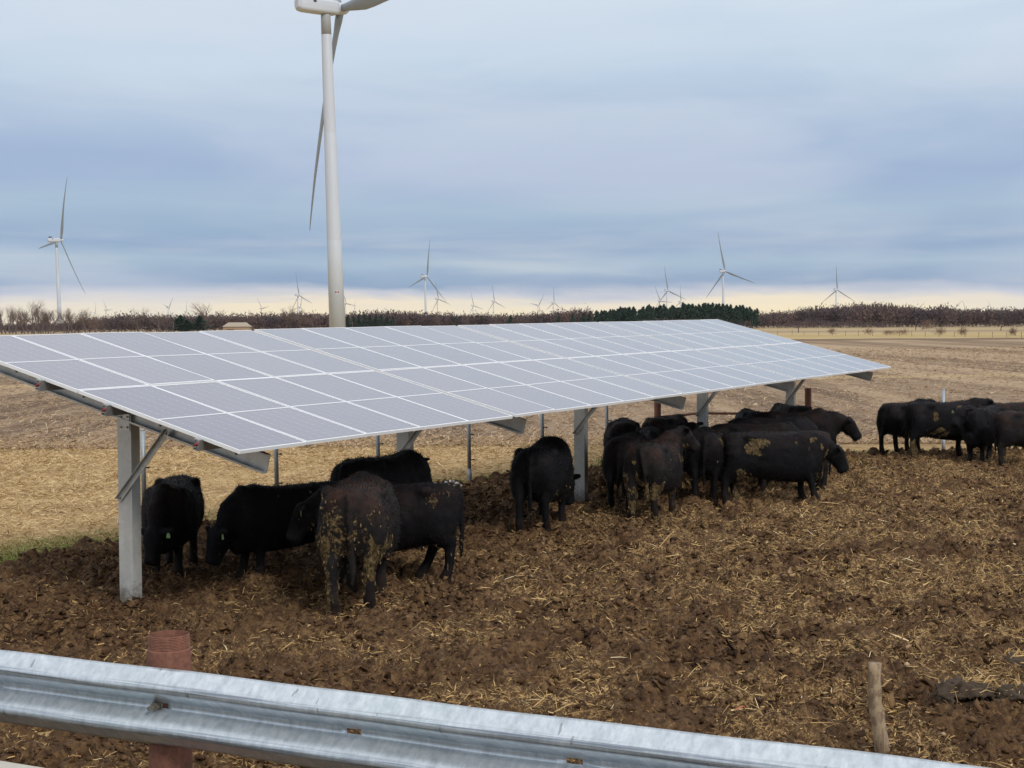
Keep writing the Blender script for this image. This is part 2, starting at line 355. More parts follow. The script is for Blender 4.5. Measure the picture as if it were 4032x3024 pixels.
M_eartag = mat_plain('green_yellow_tag', (.22, .36, .13), .5, 0, .1)
M_eartagw = mat_plain('white_tag', (.75, .75, .66), .5, 0, .1)
M_eye = mat_plain('eye', (.006, .006, .007), .08, 0, 0)
M_bark = mat_plain('bare_bark', (.105, .074, .060), .9, 0, .3, .3, .2, 3)
M_twig = mat_plain('bare_twigs', (.13, .088, .070), .9, 0, .3, .2, .1, 3)
M_wood_mass = mat_attr('bare_woods', [(0, (.066, .050, .056)), (.5, (.115, .082, .078)), (1, (.20, .130, .098))], .95)
M_pine_leaf = mat_attr('pine_needles', [(0, (.018, .034, .026)), (.6, (.042, .070, .046)), (1, (.080, .105, .060))], .9)
M_shrub = mat_attr('brush_twigs', [(0, (.12, .08, .06)), (1, (.27, .18, .12))], .95)
M_tan = mat_plain('tan_wall', (.36, .26, .17), .8, 0, .08, 1)
M_roof = mat_plain('tan_roof', (.36, .29, .21), .6, 0, .08, 1)

# ------------------------------------------------------------------ ground: far field sheet
mb = MB(); mb.add([(-11500, -300, -.06), (11500, -300, -.06), (11500, 11800, -.06), (-11500, 11800, -.06)], [(0, 1, 2, 3)])
struct(mb.obj('field', M_field))

# ------------------------------------------------------------------ ground: the trampled cattle yard
YB = [(-18.0, 1.0), (-6.95, 21.0), (-5.8, 23.1), (-1.9, 30.4), (2.1, 35.0), (4.5, 37.2), (9.0, 38.0), (16.0, 38.3), (30.0, 38.5)]
def yard_dist(x, y):
    """signed distance to the yard's far edge, positive inside the yard"""
    best = np.full(np.shape(x), 1e9); sg = np.ones(np.shape(x))
    for (ax, ay), (bx, by) in zip(YB[:-1], YB[1:]):
        dx, dy = bx-ax, by-ay; L2 = dx*dx+dy*dy
        t = np.clip(((x-ax)*dx+(y-ay)*dy)/L2, 0, 1); d = np.hypot(x-(ax+t*dx), y-(ay+t*dy))
        c = (dx*(y-ay)-dy*(x-ax)); m = d < best
        best = np.where(m, d, best); sg = np.where(m, np.where(c < 0, 1, -1), sg)
    return best*sg
def straw_amount(x, y):
    f = fbm(x*.30+3, y*.22+7, 31, 3); g = fbm(x*1.7+9, y*1.3+2, 37, 3); side = np.clip((x*.9-(y-16)*.22+3.2)/6.0, 0, 1)
    return np.clip(((f-.32)*1.6+(g-.50)*4.2)*(.22+.85*side)+.20*side, .015, 1)
def yard_h(x, y):
    h = .05*(fbm(x*.55, y*.55, 1, 3)-.5)*2
    h += .095*(fbm(x*2.9, y*2.9, 5, 2)-.5)*2
    r = 1-np.abs(2*fbm(x*4.3, y*4.8, 9, 2)-1); h += .15*(r-.62)
    h += .15*(fbm(x*7.5, y*8.5, 15, 2)-.5)*2
    pit = np.clip((vnoise(x*3.4+5, y*3.4, 21)-.72)/.28, 0, 1); h -= .09*pit
    for k in range(5):
        pd = np.hypot(x-(-4.42+2.737*k), y-(17.85+4.948*k)); h = np.where(pd < .9, h*(.25+.75*np.clip((pd-.25)/.65, 0, 1)), h)
    d = yard_dist(x, y)+.5*(fbm(x*1.3, y*1.3, 41, 3)-.5)
    return h-.16*np.clip(.25-d, 0, 1)/1.0 - .10*np.clip(1-d/.5, 0, 1)**2
ST = .05
gx = np.arange(-11.0, 16.5, ST); gy = np.arange(5.0, 39.2, ST)
GX, GY = np.meshgrid(gx, gy); GX = GX+(rng.random(GX.shape)-.5)*ST*.5; GY = GY+(rng.random(GY.shape)-.5)*ST*.5
GZ = yard_h(GX, GY); DD = yard_dist(GX, GY)
nx, ny = len(gx), len(gy)
idx = np.arange(nx*ny).reshape(ny, nx)
Q = np.stack([idx[:-1, :-1], idx[:-1, 1:], idx[1:, 1:], idx[1:, :-1]], -1).reshape(-1, 4)
vis = (np.abs(GX) < .36*GY+3.2) & (DD > -.6)
ok = vis.ravel()[Q].all(1); Q = Q[ok]
used = np.zeros(nx*ny, bool); used[Q.ravel()] = True; remap = np.cumsum(used)-1
V = np.stack([GX, GY, GZ], -1).reshape(-1, 3)[used]
me = mesh_np('yard', V, remap[Q], M_mud, True); attr(me, 'straw', straw_amount(V[:, 0], V[:, 1]))
struct(link(bpy.data.objects.new('yard', me)))
def in_view(x, y, m=1.0): return np.abs(x) < .345*y+m

def blades(n, P, yaw, length, width, lift, tint, bend=.35):
    """n thin three-triangle blades lying on P"""
    dx, dy = np.cos(yaw), np.sin(yaw); px, py = -dy, dx
    k = rng.normal(0, bend, n); l2 = length*.55
    dx2, dy2 = np.cos(yaw+k), np.sin(yaw+k)
    A = P; B = P+np.stack([dx*l2, dy*l2, lift*l2], -1); C = B+np.stack([dx2*(length-l2), dy2*(length-l2), lift*(length-l2)*rng.uniform(-1.1, 1, n)], -1)
    W = np.stack([px*width/2, py*width/2, rng.normal(0, .35, n)*width], -1)
    V = np.stack([A-W, A+W, B-W, B+W, C], 1).reshape(-1, 3); b = np.arange(n)[:, None]*5
    F = np.concatenate([b+[0, 1, 3], b+[0, 3, 2], b+[2, 3, 4]], 1).reshape(-1, 3)
    return V, F, np.repeat(tint, 5)
def scatter_obj(name, V, F, T, mat, smooth=False):
    me = mesh_np(name, V, F, mat, smooth); attr(me, 'tint', T); return stuff(link(bpy.data.objects.new(name, me)))
# straw trodden into the mud
n = 420000
x = rng.uniform(-9, 15, n); y = 9.0+30*rng.random(n)**1.35; d = yard_dist(x, y)
keep = (d > .1) & in_view(x, y) & (rng.random(n) < straw_amount(x, y)**1.2*1.0+.025)
x, y = x[keep], y[keep]; n = len(x); zz_ = yard_h(x, y)+rng.uniform(.0, .045, n)
L = rng.gamma(2.2, .022, n)+.025; L = np.where(rng.random(n) < .015, L+rng.uniform(.08, .2, n), L)
V, F, T = blades(n, np.stack([x, y, zz_], -1), rng.uniform(0, 6.28, n), L, rng.uniform(.002, .0052, n)*(1+.025*y), rng.normal(.05, .40, n), np.clip(rng.beta(1.8, 3.0, n)+.25*(L > .15), 0, 1))
scatter_obj('straw', V, F, T, M_straw)
# upright stray stems in the foreground
# clods
ico = bmesh.new(); bmesh.ops.create_icosphere(ico, subdivisions=1, radius=1); IV = np.array([v.co[:] for v in ico.verts]); IF = np.array([[v.index for v in f.verts] for f in ico.faces]); ico.free()
def lumps(P, size, flat=.6, rough=.35):
    n = len(P); a = rng.uniform(0, 6.28, n); c, s = np.cos(a), np.sin(a)
    S = np.stack([size*rng.uniform(.7, 1.5, n), size*rng.uniform(.6, 1.2, n), size*flat*rng.uniform(.6, 1.2, n)], -1)
    V = IV[None]*(1+rng.uniform(-rough, rough, (n, 12, 1)))*S[:, None]
    tl = rng.normal(0, .35, (n, 1)); V[..., 2] += V[..., 0]*tl
    X = V[..., 0]*c[:, None]-V[..., 1]*s[:, None]; Y = V[..., 0]*s[:, None]+V[..., 1]*c[:, None]
    V = np.stack([X, Y, V[..., 2]], -1)+P[:, None]
    F = (IF[None]+(np.arange(n)*12)[:, None, None]).reshape(-1, 3); return V.reshape(-1, 3), F
OV = np.array([(1, 0, 0), (-1, 0, 0), (0, 1, 0), (0, -1, 0), (0, 0, 1), (0, 0, -1)], float); OF = np.array([(0, 2, 4), (2, 1, 4), (1, 3, 4), (3, 0, 4), (2, 0, 5), (1, 2, 5), (3, 1, 5), (0, 3, 5)])
def clods(n, p_, s_mu, s_sd, lo, hi, flat, base, name, thr):
    x = rng.uniform(-9, 15, n); y = 8.8+30*rng.random(n)**p_; d = yard_dist(x, y); cl_ = fbm(x*1.1, y*1.1, 77, 3)
    keep = (d > -.1) & in_view(x, y) & (rng.random(n) < np.clip((cl_-thr)*3.2, .06, 1)); x, y = x[keep], y[keep]; n = len(x)
    sz = np.clip(rng.lognormal(s_mu, s_sd, n), lo, hi); P = np.stack([x, y, yard_h(x, y)+sz*.2], -1)
    B_, Fc = base; m = len(B_); a = rng.uniform(0, 6.28, n); c, s2 = np.cos(a), np.sin(a)
    S = np.stack([sz*rng.uniform(.7, 1.6, n), sz*rng.uniform(.6, 1.2, n), sz*flat*rng.uniform(.6, 1.3, n)], -1)
    V = B_[None]*(1+rng.uniform(-.55, .45, (n, m, 1)))*S[:, None]+rng.normal(0, .24, (n, m, 3))*sz[:, None, None]; V[..., 2] += V[..., 0]*rng.normal(0, .5, (n, 1))
    V = np.stack([V[..., 0]*c[:, None]-V[..., 1]*s2[:, None], V[..., 0]*s2[:, None]+V[..., 1]*c[:, None], V[..., 2]], -1)+P[:, None]
    F = (Fc[None]+(np.arange(n)*m)[:, None, None]).reshape(-1, 3)
    scatter_obj(name, V.reshape(-1, 3), F, np.repeat(np.clip(rng.beta(2, 2.6, n)+.25*(straw_amount(x, y)-.3), 0, 1), m), M_clod)
clods(260000, 1.5, -4.15, .40, .008, .035, .6, (OV, OF), 'mud_crumbs', .26)
clods(60000, 1.4, -3.55, .30, .022, .050, .5, (IV, IF), 'mud_clods', .36)
# pale stones and corn bits lying in the yard
n = 110; x = rng.uniform(-5, 9, n); y = 10.5+14*rng.random(n)**1.5
V, F = lumps(np.stack([x, y, yard_h(x, y)+.012], -1), rng.uniform(.008, .026, n), .7)
scatter_obj('pale_pebbles', V, F, np.repeat(rng.uniform(.3, .8, n), 12), M_flake)

# ------------------------------------------------------------------ grass strip, dry mown grass, corn residue beyond the yard
n = 30000
t = rng.random(n)*(len(YB)-2.4)+.8; i = np.minimum(t.astype(int), len(YB)-2); fr = t-i; Y0 = np.array(YB)
bx = Y0[i, 0]*(1-fr)+Y0[i+1, 0]*fr; by = Y0[i, 1]*(1-fr)+Y0[i+1, 1]*fr
off = np.abs(rng.normal(0, .8, n))+.02; ex = Y0[i+1]-Y0[i]; ex = ex/np.linalg.norm(ex, axis=1)[:, None]
x = bx-ex[:, 1]*off; y = by+ex[:, 0]*off
keep = in_view(x, y) & (rng.random(n) < np.where(x < -4.5, 1, .10+.75*np.clip((vnoise(x*.5, y*.5, 3)-.45)*2.2, 0, 1))); x, y, off = x[keep], y[keep], off[keep]; n = len(x)
V, F, T = blades(n, np.stack([x, y, np.full(n, -.06)], -1), rng.uniform(0, 6.28, n), rng.uniform(.04, .11, n), rng.uniform(.005, .011, n), rng.uniform(.2, 1.2, n), np.clip(.18+off*.42+rng.normal(0, .18, n), 0, 1))
scatter_obj('green_grass', V, F, T, M_green)
n = 190000
x = rng.uniform(-15, 16, n); y = 21+24*rng.random(n); d = yard_dist(x, y)
keep = (d < -.35) & in_view(x, y) & (rng.random(n) < np.clip((45.0-y)/5, 0, 1)) & (x < y*.09+2.5) & (rng.random(n) < .25+.9*fbm(x*.7, y*.7, 8, 3)); x, y = x[keep], y[keep]; n = len(x)
V, F, T = blades(n, np.stack([x, y, np.full(n, -.055)+rng.uniform(0, .03, n)], -1), rng.uniform(0, 6.28, n), rng.uniform(.06, .20, n), rng.uniform(.004, .010, n)*(1+y*.008), np.abs(rng.normal(.1, .32, n)), np.clip(rng.normal(.5, .24, n), 0, 1), .6)
scatter_obj('dry_grass', V, F, T, M_stubble)
n = 100000
y = 41+150*rng.random(n)**2.0; x = rng.uniform(-1, 1, n)*(.35*y+1)
keep = rng.random(n) < .35+.8*fbm(x*.25, y*.25, 55, 3); x, y = x[keep], y[keep]; n = len(x)
V, F, T = blades(n, np.stack([x, y, np.full(n, -.05)+rng.uniform(0, .05, n)], -1), rng.normal(R_(66), .9, n), rng.uniform(.08, .32, n)*(1+np.maximum(0, y-60)*.012), rng.uniform(.008, .024, n)*(1+np.maximum(0, y-60)*.01), np.abs(rng.normal(.05, .35, n)), np.clip(rng.beta(2.2, 2.4, n), 0, 1), .8)
scatter_obj('corn_residue', V, F, T, M_flake)
# spilled pale lime on the yard edge behind the herd
c = ground(1745, 1918); n = 60
P = np.stack([c.x+rng.normal(0, .28, n), c.y+rng.normal(0, .25, n), np.full(n, .0)], -1); P[:, 2] = yard_h(P[:, 0], P[:, 1])+.02
V, F = lumps(P, rng.uniform(.02, .055, n), .5); me = mesh_np('lime_spill', V, F, M_strip)
tag(stuff(link(bpy.data.objects.new('lime_spill', me))), 'small spill of white lime on the yard edge beside a grey fence pipe', 'lime')

# ------------------------------------------------------------------ air
hz = MB(); hz.box((0, 5900, 84.0), (23600, 12400, 170.2)); ho = hz.obj('haze', None); stuff(ho)
hm = bpy.data.materials.new('haze_air'); hm.use_nodes = True; ht = hm.node_tree; ht.nodes.clear()
hv = node(ht, 'ShaderNodeVolumePrincipled', {'Color': (.80, .86, .97, 1), 'Density': 2.4e-5, 'Anisotropy': .2}); node(ht, 'ShaderNodeOutputMaterial', {'Volume': hv.outputs[0]})
ho.data.materials.append(hm)

# ------------------------------------------------------------------ solar canopy
A0 = Vector((-2.7701, 15.8031, 1.8896)); YAW, SLP, TILT = .505291, .0080726, .258016
va = Vector((math.sin(YAW)*math.cos(SLP), math.cos(YAW)*math.cos(SLP), math.sin(SLP)))
hup = Vector((-math.cos(YAW), math.sin(YAW), 0)); vb = math.cos(TILT)*hup + math.sin(TILT)*Vector((0, 0, 1))
vn = va.cross(vb).normalized(); vn = vn if vn.z > 0 else -vn
PW, PL, CW_, LL_ = 1.134, 2.278, 1.154, 2.30
def along(i): return i*CW_ + .09*sum(1 for g in (5, 10, 15) if i > g-.02)
def pan(i, v, dn=0.0): return A0 + va*along(i) + vb*v + vn*dn
def pann(s, v, dn=0.0): return A0 + va*s + vb*v + vn*dn
post_i = [.66+4.9*k for k in range(5)]
base1 = pan(post_i[0], 2.305); root = empty('solar_canopy', (base1.x, base1.y, 0)); RB = Vector((base1.x, base1.y, 0))
tag(root, 'long tilted solar panel canopy on five galvanised posts over the cattle', 'solar canopy')
def rmesh(mb, name, mat, parent=root, smooth=False):
    mb.v = [tuple(Vector(p)-RB) for p in mb.v]; return mb.obj(name, mat, parent, smooth)
# module prototypes
gb = MB(); gb.box((0, 0, -.006), (PW-.030, PL-.030, .008)); glass_me = gb.mesh('solar_module', M_panel)
fb = MB()
for s in (-1, 1):
    fb.box((s*(PW/2-.009), 0, -.0165), (.018, PL, .037)); fb.box((0, s*(PL/2-.009), -.0165), (PW-.036, .018, .0362))
frame_me = fb.mesh('frame', M_alu)
sb = MB(); sb.box((0, 0, -.001), (PW-.036, .026, .004)); strip_me = sb.mesh('centre_strip', M_strip)
jb = MB(); jb.box((0, .05, -.022), (.13, .10, .022)); junc_me = jb.mesh('junction_box', M_black)
rot3 = Matrix((va, vb, vn)).transposed()
for r in range(2):
    for c in range(21):
        s = along(c+.5) if c not in (4, 9, 14) else along(c+.4)+.1*CW_
        s = along(c+.01)+CW_/2-.01*CW_
        jit = Vector((0, 0, random.gauss(0, .0022)))
        m4 = Matrix.Translation(pann(s, r*LL_+PL/2+.011)-RB+jit) @ (rot3 @ Euler((random.gauss(0, .0022), random.gauss(0, .0032), 0)).to_matrix()).to_4x4()
        g = link(bpy.data.objects.new('solar_module', glass_me), root); g.matrix_basis = m4
        for nm, me_ in (('frame', frame_me), ('centre_strip', strip_me), ('junction_box', junc_me)):
            link(bpy.data.objects.new(nm, me_), g)
SMAX = along(20.99)+.01*CW_
# purlins: lipped C channels along the row
for v in (.50, 1.80, 2.80, 4.10):
    mb = MB(); t = .004; hgt, fl = .11, .06
    prof = [(0, 0), (fl, 0), (fl, -.02), (fl-t, -.02), (fl-t, -t), (t, -t), (t, -hgt+t), (fl-t, -hgt+t), (fl-t, -hgt+.02), (fl, -hgt+.02), (fl, -hgt), (0, -hgt)]
    mb.sweep(prof, pann(-.055, v, -.038), pann(SMAX+.03, v, -.038), vb, vn)
    pu = rmesh(mb, 'purlin', M_galv)
    cb = MB(); cb.box(pann(-.02, v+.03, -.030), (.075, .07, .012), rot3); rmesh(cb, 'clamp', M_galv, pu)
    for k in (.3, .75): cb = MB(); cb.box(pann(-.058, v+.004, -.038-hgt*k), (.008, .012, .012), rot3); rmesh(cb, 'bolt_head', M_bolt, pu)
    wb = MB(); pts = [pann(.02+.10*math.sin(q*.9), v+.06+.07*math.sin(q*.7), -.055-.075*math.sin(q*.52)) for q in range(7)]
    wb.tube(pts, .006, 6); rmesh(wb, 'cable_loop', M_wire_red, pu, True)
    wk = MB(); wk.tube([pann(q*.35-.01, v+.05, -.10-.05*abs(math.sin(q*1.7))) for q in range(0, 12)], .007, 5); rmesh(wk, 'cable_run', M_black, pu, True)
HV = Vector((0, 0, 1)); ahz = Vector((va.x, va.y, 0)).normalized(); dn_ = -hup       # row direction and downhill, both level
for k, pi in enumerate(post_i):
    # rafter: C channel open towards the row's near end
    mb = MB(); t = .006; h = .215; fl = .075
    prof = [(0, 0), (-fl, 0), (-fl, -.022), (-fl+t, -.022), (-fl+t, -t), (-t, -t), (-t, -h+t), (-fl+t, -h+t), (-fl+t, -h+.022), (-fl, -h+.022), (-fl, -h), (0, -h)]
    mb.sweep(prof, pan(pi, .17, -.15), pan(pi, 4.45, -.15), va, vn)
    ra = rmesh(mb, 'rafter', M_galv)
    bo = MB()
    for v in (.62, 1.1, 1.72, 2.9, 4.0): bo.box(pan(pi, v, -.15-h*.62)-va*.010, (.016, .022, .022), rot3)
    rmesh(bo, 'bolt_head', M_bolt, ra)
    # post: deep C channel, web facing the near end of the row
    ctr = pan(pi, 2.305); topz = pan(pi, 2.305, -.15-h).z + .10
    w, dpt, t = .205, .140, .008; mb = MB()
    prof = [(-w/2, 0), (w/2, 0), (w/2, dpt), (w/2-.03, dpt), (w/2-.03, dpt-t), (w/2-t, dpt-t), (w/2-t, t), (-w/2+t, t), (-w/2+t, dpt-t), (-w/2+.03, dpt-t), (-w/2+.03, dpt), (-w/2, dpt)]
    p0 = Vector((ctr.x, ctr.y, -.35))-ahz*dpt*.35
    mb.sweep(prof, p0, p0+HV*(topz+.35), dn_, ahz)
    for q in mb.v: pass
    # slanted top: cut the post to the rafter's slope
    v2 = []
    for q in mb.v:
        q = Vector(q)
        if q.z > 1: q.z = topz-.03 - (q-p0).dot(dn_)*math.tan(TILT)
        v2.append(tuple(q))
    mb.v = v2
    po = rmesh(mb, 'post', M_galvdull)
    # head plate with bolts
    hp = MB(); hp.box(p0+dn_*.02-ahz*.006+HV*(topz+.35-.14), (.14, .010, .20), Matrix((dn_, ahz, HV)).transposed()); rmesh(hp, 'head_plate', M_galv, po)
    bo = MB()
    for dx, dz in ((-.03, -.08), (.06, -.08), (-.03, -.20), (.06, -.20)): bo.box(p0+dn_*dx-ahz*.016+HV*(topz+.35+dz), (.022, .012, .022), Matrix((dn_, ahz, HV)).transposed())
    rmesh(bo, 'bolt_head', M_bolt, po)
    # brace: angle bar from the post up to the rafter on the low side
    lo = p0 + HV*(1.20+.35) - dn_*.085 - ahz*.014; q_ = .66
    hi = p0 + dn_*q_ - ahz*.014; hi.z = pan(pi, 2.305-q_/math.cos(TILT), -.15-h).z + .05
    axis = (hi-lo).normalized(); side = axis.cross(ahz).normalized()
    mb = MB(); mb.sweep([(-.034, 0), (.034, 0), (.034, -.045), (.028, -.045), (.028, -.006), (-.034, -.006)], lo, hi, side, ahz)
    br = rmesh(mb, 'brace', M_galvdull)
    bo = MB()
    for e in (lo+axis*.04, hi-axis*.04): bo.box(e-ahz*.012, (.024, .016, .024), Matrix((dn_, ahz, HV)).transposed())
    rmesh(bo, 'bolt_head', M_bolt, br)

# ------------------------------------------------------------------ guardrail, casing post, concrete ledge, stake
pipe_c = at_y(665, 2500, 6.35); RA = R_(63)
rn = Vector((math.cos(RA), math.sin(RA), 0)); rx = Vector((math.sin(RA), -math.cos(RA), 0))       # away, and along to the right
RT = 1.777
prof = [(-.018, 0), (-.029, -.012), (-.048, -.031), (-.066, -.047), (-.079, -.058), (-.083, -.070), (-.080, -.082), (-.070, -.094), (-.050, -.108), (-.026, -.124), (-.010, -.135), (-.003, -.141), (0, -.146)]
prof = prof + [(y_, -.312-z_) for y_, z_ in reversed(prof)]
crest = [1 if (-.092 < z_ < -.050 or -.262 < z_ < -.222) else 0 for _, z_ in prof]
slots = [(-.935+.02, -.935+.085)] + [(.016-.012, .016+.052)] + [(.9559-.032, .9559+.032), (1.874-.032, 1.874+.032), (2.83-.03, 2.83+.03), (-1.89, -1.83), (3.77, 3.83), (-2.85, -2.79)]
xs = sorted(set([round(-6.2+.1*k, 4) for k in range(125)] + [round(e, 4) for s_ in slots for e in s_]))
V = []; F = []; A_ = []
for xi, X_ in enumerate(xs):
    dent = .0025*math.sin(X_*2.3+1)+.0015*math.sin(X_*7.1)
    for (y_, z_), c_ in zip(prof, crest): V.append((X_, y_+dent*(1 if abs(z_+.156) > .05 else .3), z_+dent*.8)); A_.append(c_)
np_ = len(prof)
for xi in range(len(xs)-1):
    xm = (xs[xi]+xs[xi+1])/2; hole = any(a <= xm <= b for a, b in slots)
    for k in range(np_-1):
        if hole and k == 12: continue
        F.append((xi*np_+k, (xi+1)*np_+k, (xi+1)*np_+k+1, xi*np_+k+1))
me = mesh_np('guardrail', V, F, M_rail, True); attr(me, 'crest', A_)
gr = link(bpy.data.objects.new('guardrail', me))
sm = gr.modifiers.new('thick', 'SOLIDIFY'); sm.thickness = .0032; sm.offset = 0
rail_o = pipe_c - rn*.0925; gr.location = (rail_o.x, rail_o.y, RT); gr.rotation_euler = (0, 0, math.atan2(rx.y, rx.x))
tag(gr, 'galvanised corrugated guardrail beam running along the front of the yard', 'guardrail')
wb = MB(); wb.tube([(.016, -.001, -.156), (.016, -.006, -.156)], .026, 20); bolt = wb.obj('bolt', M_bolt, gr)
nb_ = MB(); nb_.tube([(.016, -.006, -.156), (.016, -.026, -.156)], .019, 6); nb_.obj('nut', M_bolt, bolt)
st_ = MB(); st_.tube([(.016, -.026, -.156), (.016, -.058, -.157)], .0095, 10); st_.obj('threaded_end', M_bolt, bolt)
def casing(loc, top, ro=.0885, threaded=True, name='pipe_post'):
    mb = MB(); n = 32; ri = ro-.008
    prof = [(ro, 0), (ro, top-.062)]
    if threaded:
        r2 = ro-.004
        for k in range(9): zc = top-.060+k*.0062; prof += [(r2, zc), (r2-.0025, zc+.0031)]
        prof += [(r2-.001, top-.003)]
    prof += [(ro-.007, top), (ri, top), (ri, top-.5)]
    V = []; F = []
    for r_, z_ in prof:
        for k in range(n): a = 2*math.pi*k/n; V.append((r_*math.cos(a), r_*math.sin(a), z_))
    for i in range(len(prof)-1):
        for k in range(n): F.append((i*n+k, i*n+(k+1) % n, (i+1)*n+(k+1) % n, (i+1)*n+k))
    F.append(tuple(range((len(prof)-1)*n, len(prof)*n)))
    mb.add(V, F); o = mb.obj(name, M_rust, None, False)
    for p_ in o.data.polygons: p_.use_smooth = True
    try: o.data.set_sharp_from_angle(angle=R_(35))
    except Exception: pass
    o.location = loc; return o
tag(casing((pipe_c.x, pipe_c.y, -.1), 1.995), 'rusty threaded steel pipe post standing behind the guardrail bolt', 'pipe post')
for k in (-3.81, 3.81):
    q = pipe_c + rx*k; tag(casing((q.x, q.y, -.1), 1.995), 'rusty threaded pipe post behind the guardrail away from the bolt', 'pipe post', 'further guardrail pipe posts')
e0 = ground(0, 2990, 1.6); mb = MB()
c0 = e0-rx*4.5; c1 = e0+rx*8.5; back = -rn*9
top = [c0, c1, c1+back, c0+back]
nseg = 60; pr = [(0, -1.75), (0, -.012), (-.012, 0), (-9, 0), (-9, -1.75)]
mb.sweep(pr, (c0.x, c0.y, 1.6), (c1.x, c1.y, 1.6), rn, (0, 0, 1))
tag(mb.obj('concrete_ledge', M_concrete), 'pale concrete ledge below the guardrail on the near side', 'ledge')
# stake
g = ground(3478, 2990); mb = MB(); pts = []; rad = []
for k in range(15):
    f = k/14; pts.append((-.055*f+.012*math.sin(f*7), .02*f, -.15+.85*f)); rad.append((.057-.011*f)*(1+.06*math.sin(k*1.9)))
mb.tube(pts, rad, 14)
rs = random.Random(3); mb.v = [(x_+rs.gauss(0, .0025), y_+rs.gauss(0, .0025), z_) for x_, y_, z_ in mb.v]
so = mb.obj('wooden_stake', M_wood, None, True); so.location = (g.x, g.y, 0); so.rotation_euler = (0, R_(-1), 0)
tag(so, 'short weathered wooden stake stuck in the mud beyond the guardrail', 'stake')
# clump of upturned dark sods near the stake
g = ground(3800, 2745)
def sod(px, py, sx, sy, sz, seed, label, hollow=True):
    g = ground(px, py); me = bpy.data.meshes.new('sod_clump'); bm = bmesh.new(); bmesh.ops.create_icosphere(bm, subdivisions=5, radius=1)
    kill = []
    for v in bm.verts:
        p = v.co.copy(); q = np.array([p.x*1.7+p.z]), np.array([p.y*1.7+seed])
        if p.z < -.35 or (hollow and p.y < -.15 and p.z < .55 and abs(p.x) < .6): kill.append(v)
        f = .60+.6*float(fbm(q[0]*1.6, q[1]*1.6, seed, 4)[0])+.35*float(fbm(q[0]*5, q[1]*5+p.z*4, seed+3, 3)[0]); v.co = Vector((p.x*sx*f, p.y*sy*f, p.z*sz*f))
    bmesh.ops.delete(bm, geom=kill, context='VERTS'); bm.to_mesh(me); bm.free(); me.materials.append(M_sod); me.polygons.foreach_set('use_smooth', [True]*len(me.polygons))
    o = link(bpy.data.objects.new('sod_clump', me)); o.location = (g.x, g.y, .02); o.rotation_euler = (0, 0, .04*seed); tag(o, label, 'sod clump')
    sm = o.modifiers.new('thick', 'SOLIDIFY'); sm.thickness = .035; sm.offset = -1
    n = 170; a = rng.uniform(0, 6.28, n); rr_ = rng.random(n)
    P = np.stack([np.cos(a)*sx*rr_, np.sin(a)*sy*rr_, sz*1.0*np.sqrt(np.maximum(0, 1-rr_**2))+.0], -1)
    V, F, T = blades(n, P, rng.normal(.3, .8, n), rng.uniform(.08, .30, n), rng.uniform(.003, .007, n), rng.normal(-.05, .35, n), rng.beta(2, 3, n))
    m2 = mesh_np('root_fibres', V, F, M_straw); attr(m2, 'tint', T); stuff(link(bpy.data.objects.new('root_fibres', m2), o))
sod(3800, 2790, .30, .24, .20, 5, 'dark upturned sod with straw roots beside the wooden stake')
sod(4005, 2800, .22, .18, .17, 8, 'dark sod clump beyond the upturned sod near the stake')
sod(3990, 2650, .22, .16, .13, 12, 'flat mossy clod behind the dark sods', False)
# fallen leaf
g = ground(2915, 2875); mb = MB()
lv = [(0, 0, 0), (.035, .02, .012), (.07, .012, .03), (.10, 0, .015), (.07, -.022, .03), (.035, -.03, .01)]
mb.add(lv, [(0, 1, 2), (0, 2, 3), (0, 3, 4), (0, 4, 5)]); lo_ = mb.obj('fallen_leaf', mat_plain('orange_leaf', (.42, .15, .07), .7)); lo_.location = (g.x-.05, g.y, float(yard_h(np.array([g.x]), np.array([g.y]))[0])+.03)
sm = lo_.modifiers.new('t', 'SOLIDIFY'); sm.thickness = .002
tag(lo_, 'orange brown fallen leaf on the mud just beyond the guardrail', 'leaf')

# ------------------------------------------------------------------ fence behind the yard
FP = [Vector((-.86, 31.0, 0))+Vector((.584, .812, 0))*k for k in (-8.37, -5.44, -2.77, 0, 2.58, 5.17)]
pmb = MB(); pmb.tube([(0, 0, -.3), (0, 0, .34)], .046, 14); pmb.tube([(0, 0, .33), (0, 0, 1.60)], .038, 14); pmb.tube([(0, 0, 1.60), (0, 0, 1.62)], [.040, .030], 14)
pole_me = pmb.mesh('fence_pipe', M_pole, True)
imb = MB(); imb.tube([(0, 0, 0), (.055, -.03, 0)], .012, 8); imb.tube([(.055, -.03, -.012), (.055, -.03, .016)], .018, 8); ins_me = imb.mesh('insulator', M_black, True)
def fence_pipe(p, label, group=None, h=1.0):
    o = link(bpy.data.objects.new('fence_pipe', pole_me)); o.location = (p.x, p.y, -.05); o.rotation_euler = (R_(random.gauss(0, .5)), R_(random.gauss(-.7, .5)), 0); o.scale = (1, 1, h)
    for z_ in (.52, 1.02):
        i_ = link(bpy.data.objects.new('insulator', ins_me), o); i_.location = (.036, -.01, z_)
    return tag(o, label, 'fence post', group)
labs = ['grey fence pipe close behind the first canopy post', 'grey fence pipe with black insulators standing between two canopy posts', None, 'grey fence pipe standing beside the white lime spill', None, 'grey fence pipe with a green grass tuft at its foot']
for p, lb in zip(FP, labs): fence_pipe(p, lb or 'grey fence pipe with black insulators behind the row of cattle', None if lb else 'grey fence pipes behind the herd')
fence_pipe(Vector((10.8, 38.9, 0)), 'grey fence pipe standing behind the cows at the open end of the yard', None, .95)
RP = [Vector((3.46, 37.0, 0)), Vector((4.82, 38.9, 0)), Vector((7.32, 38.45, 0))]
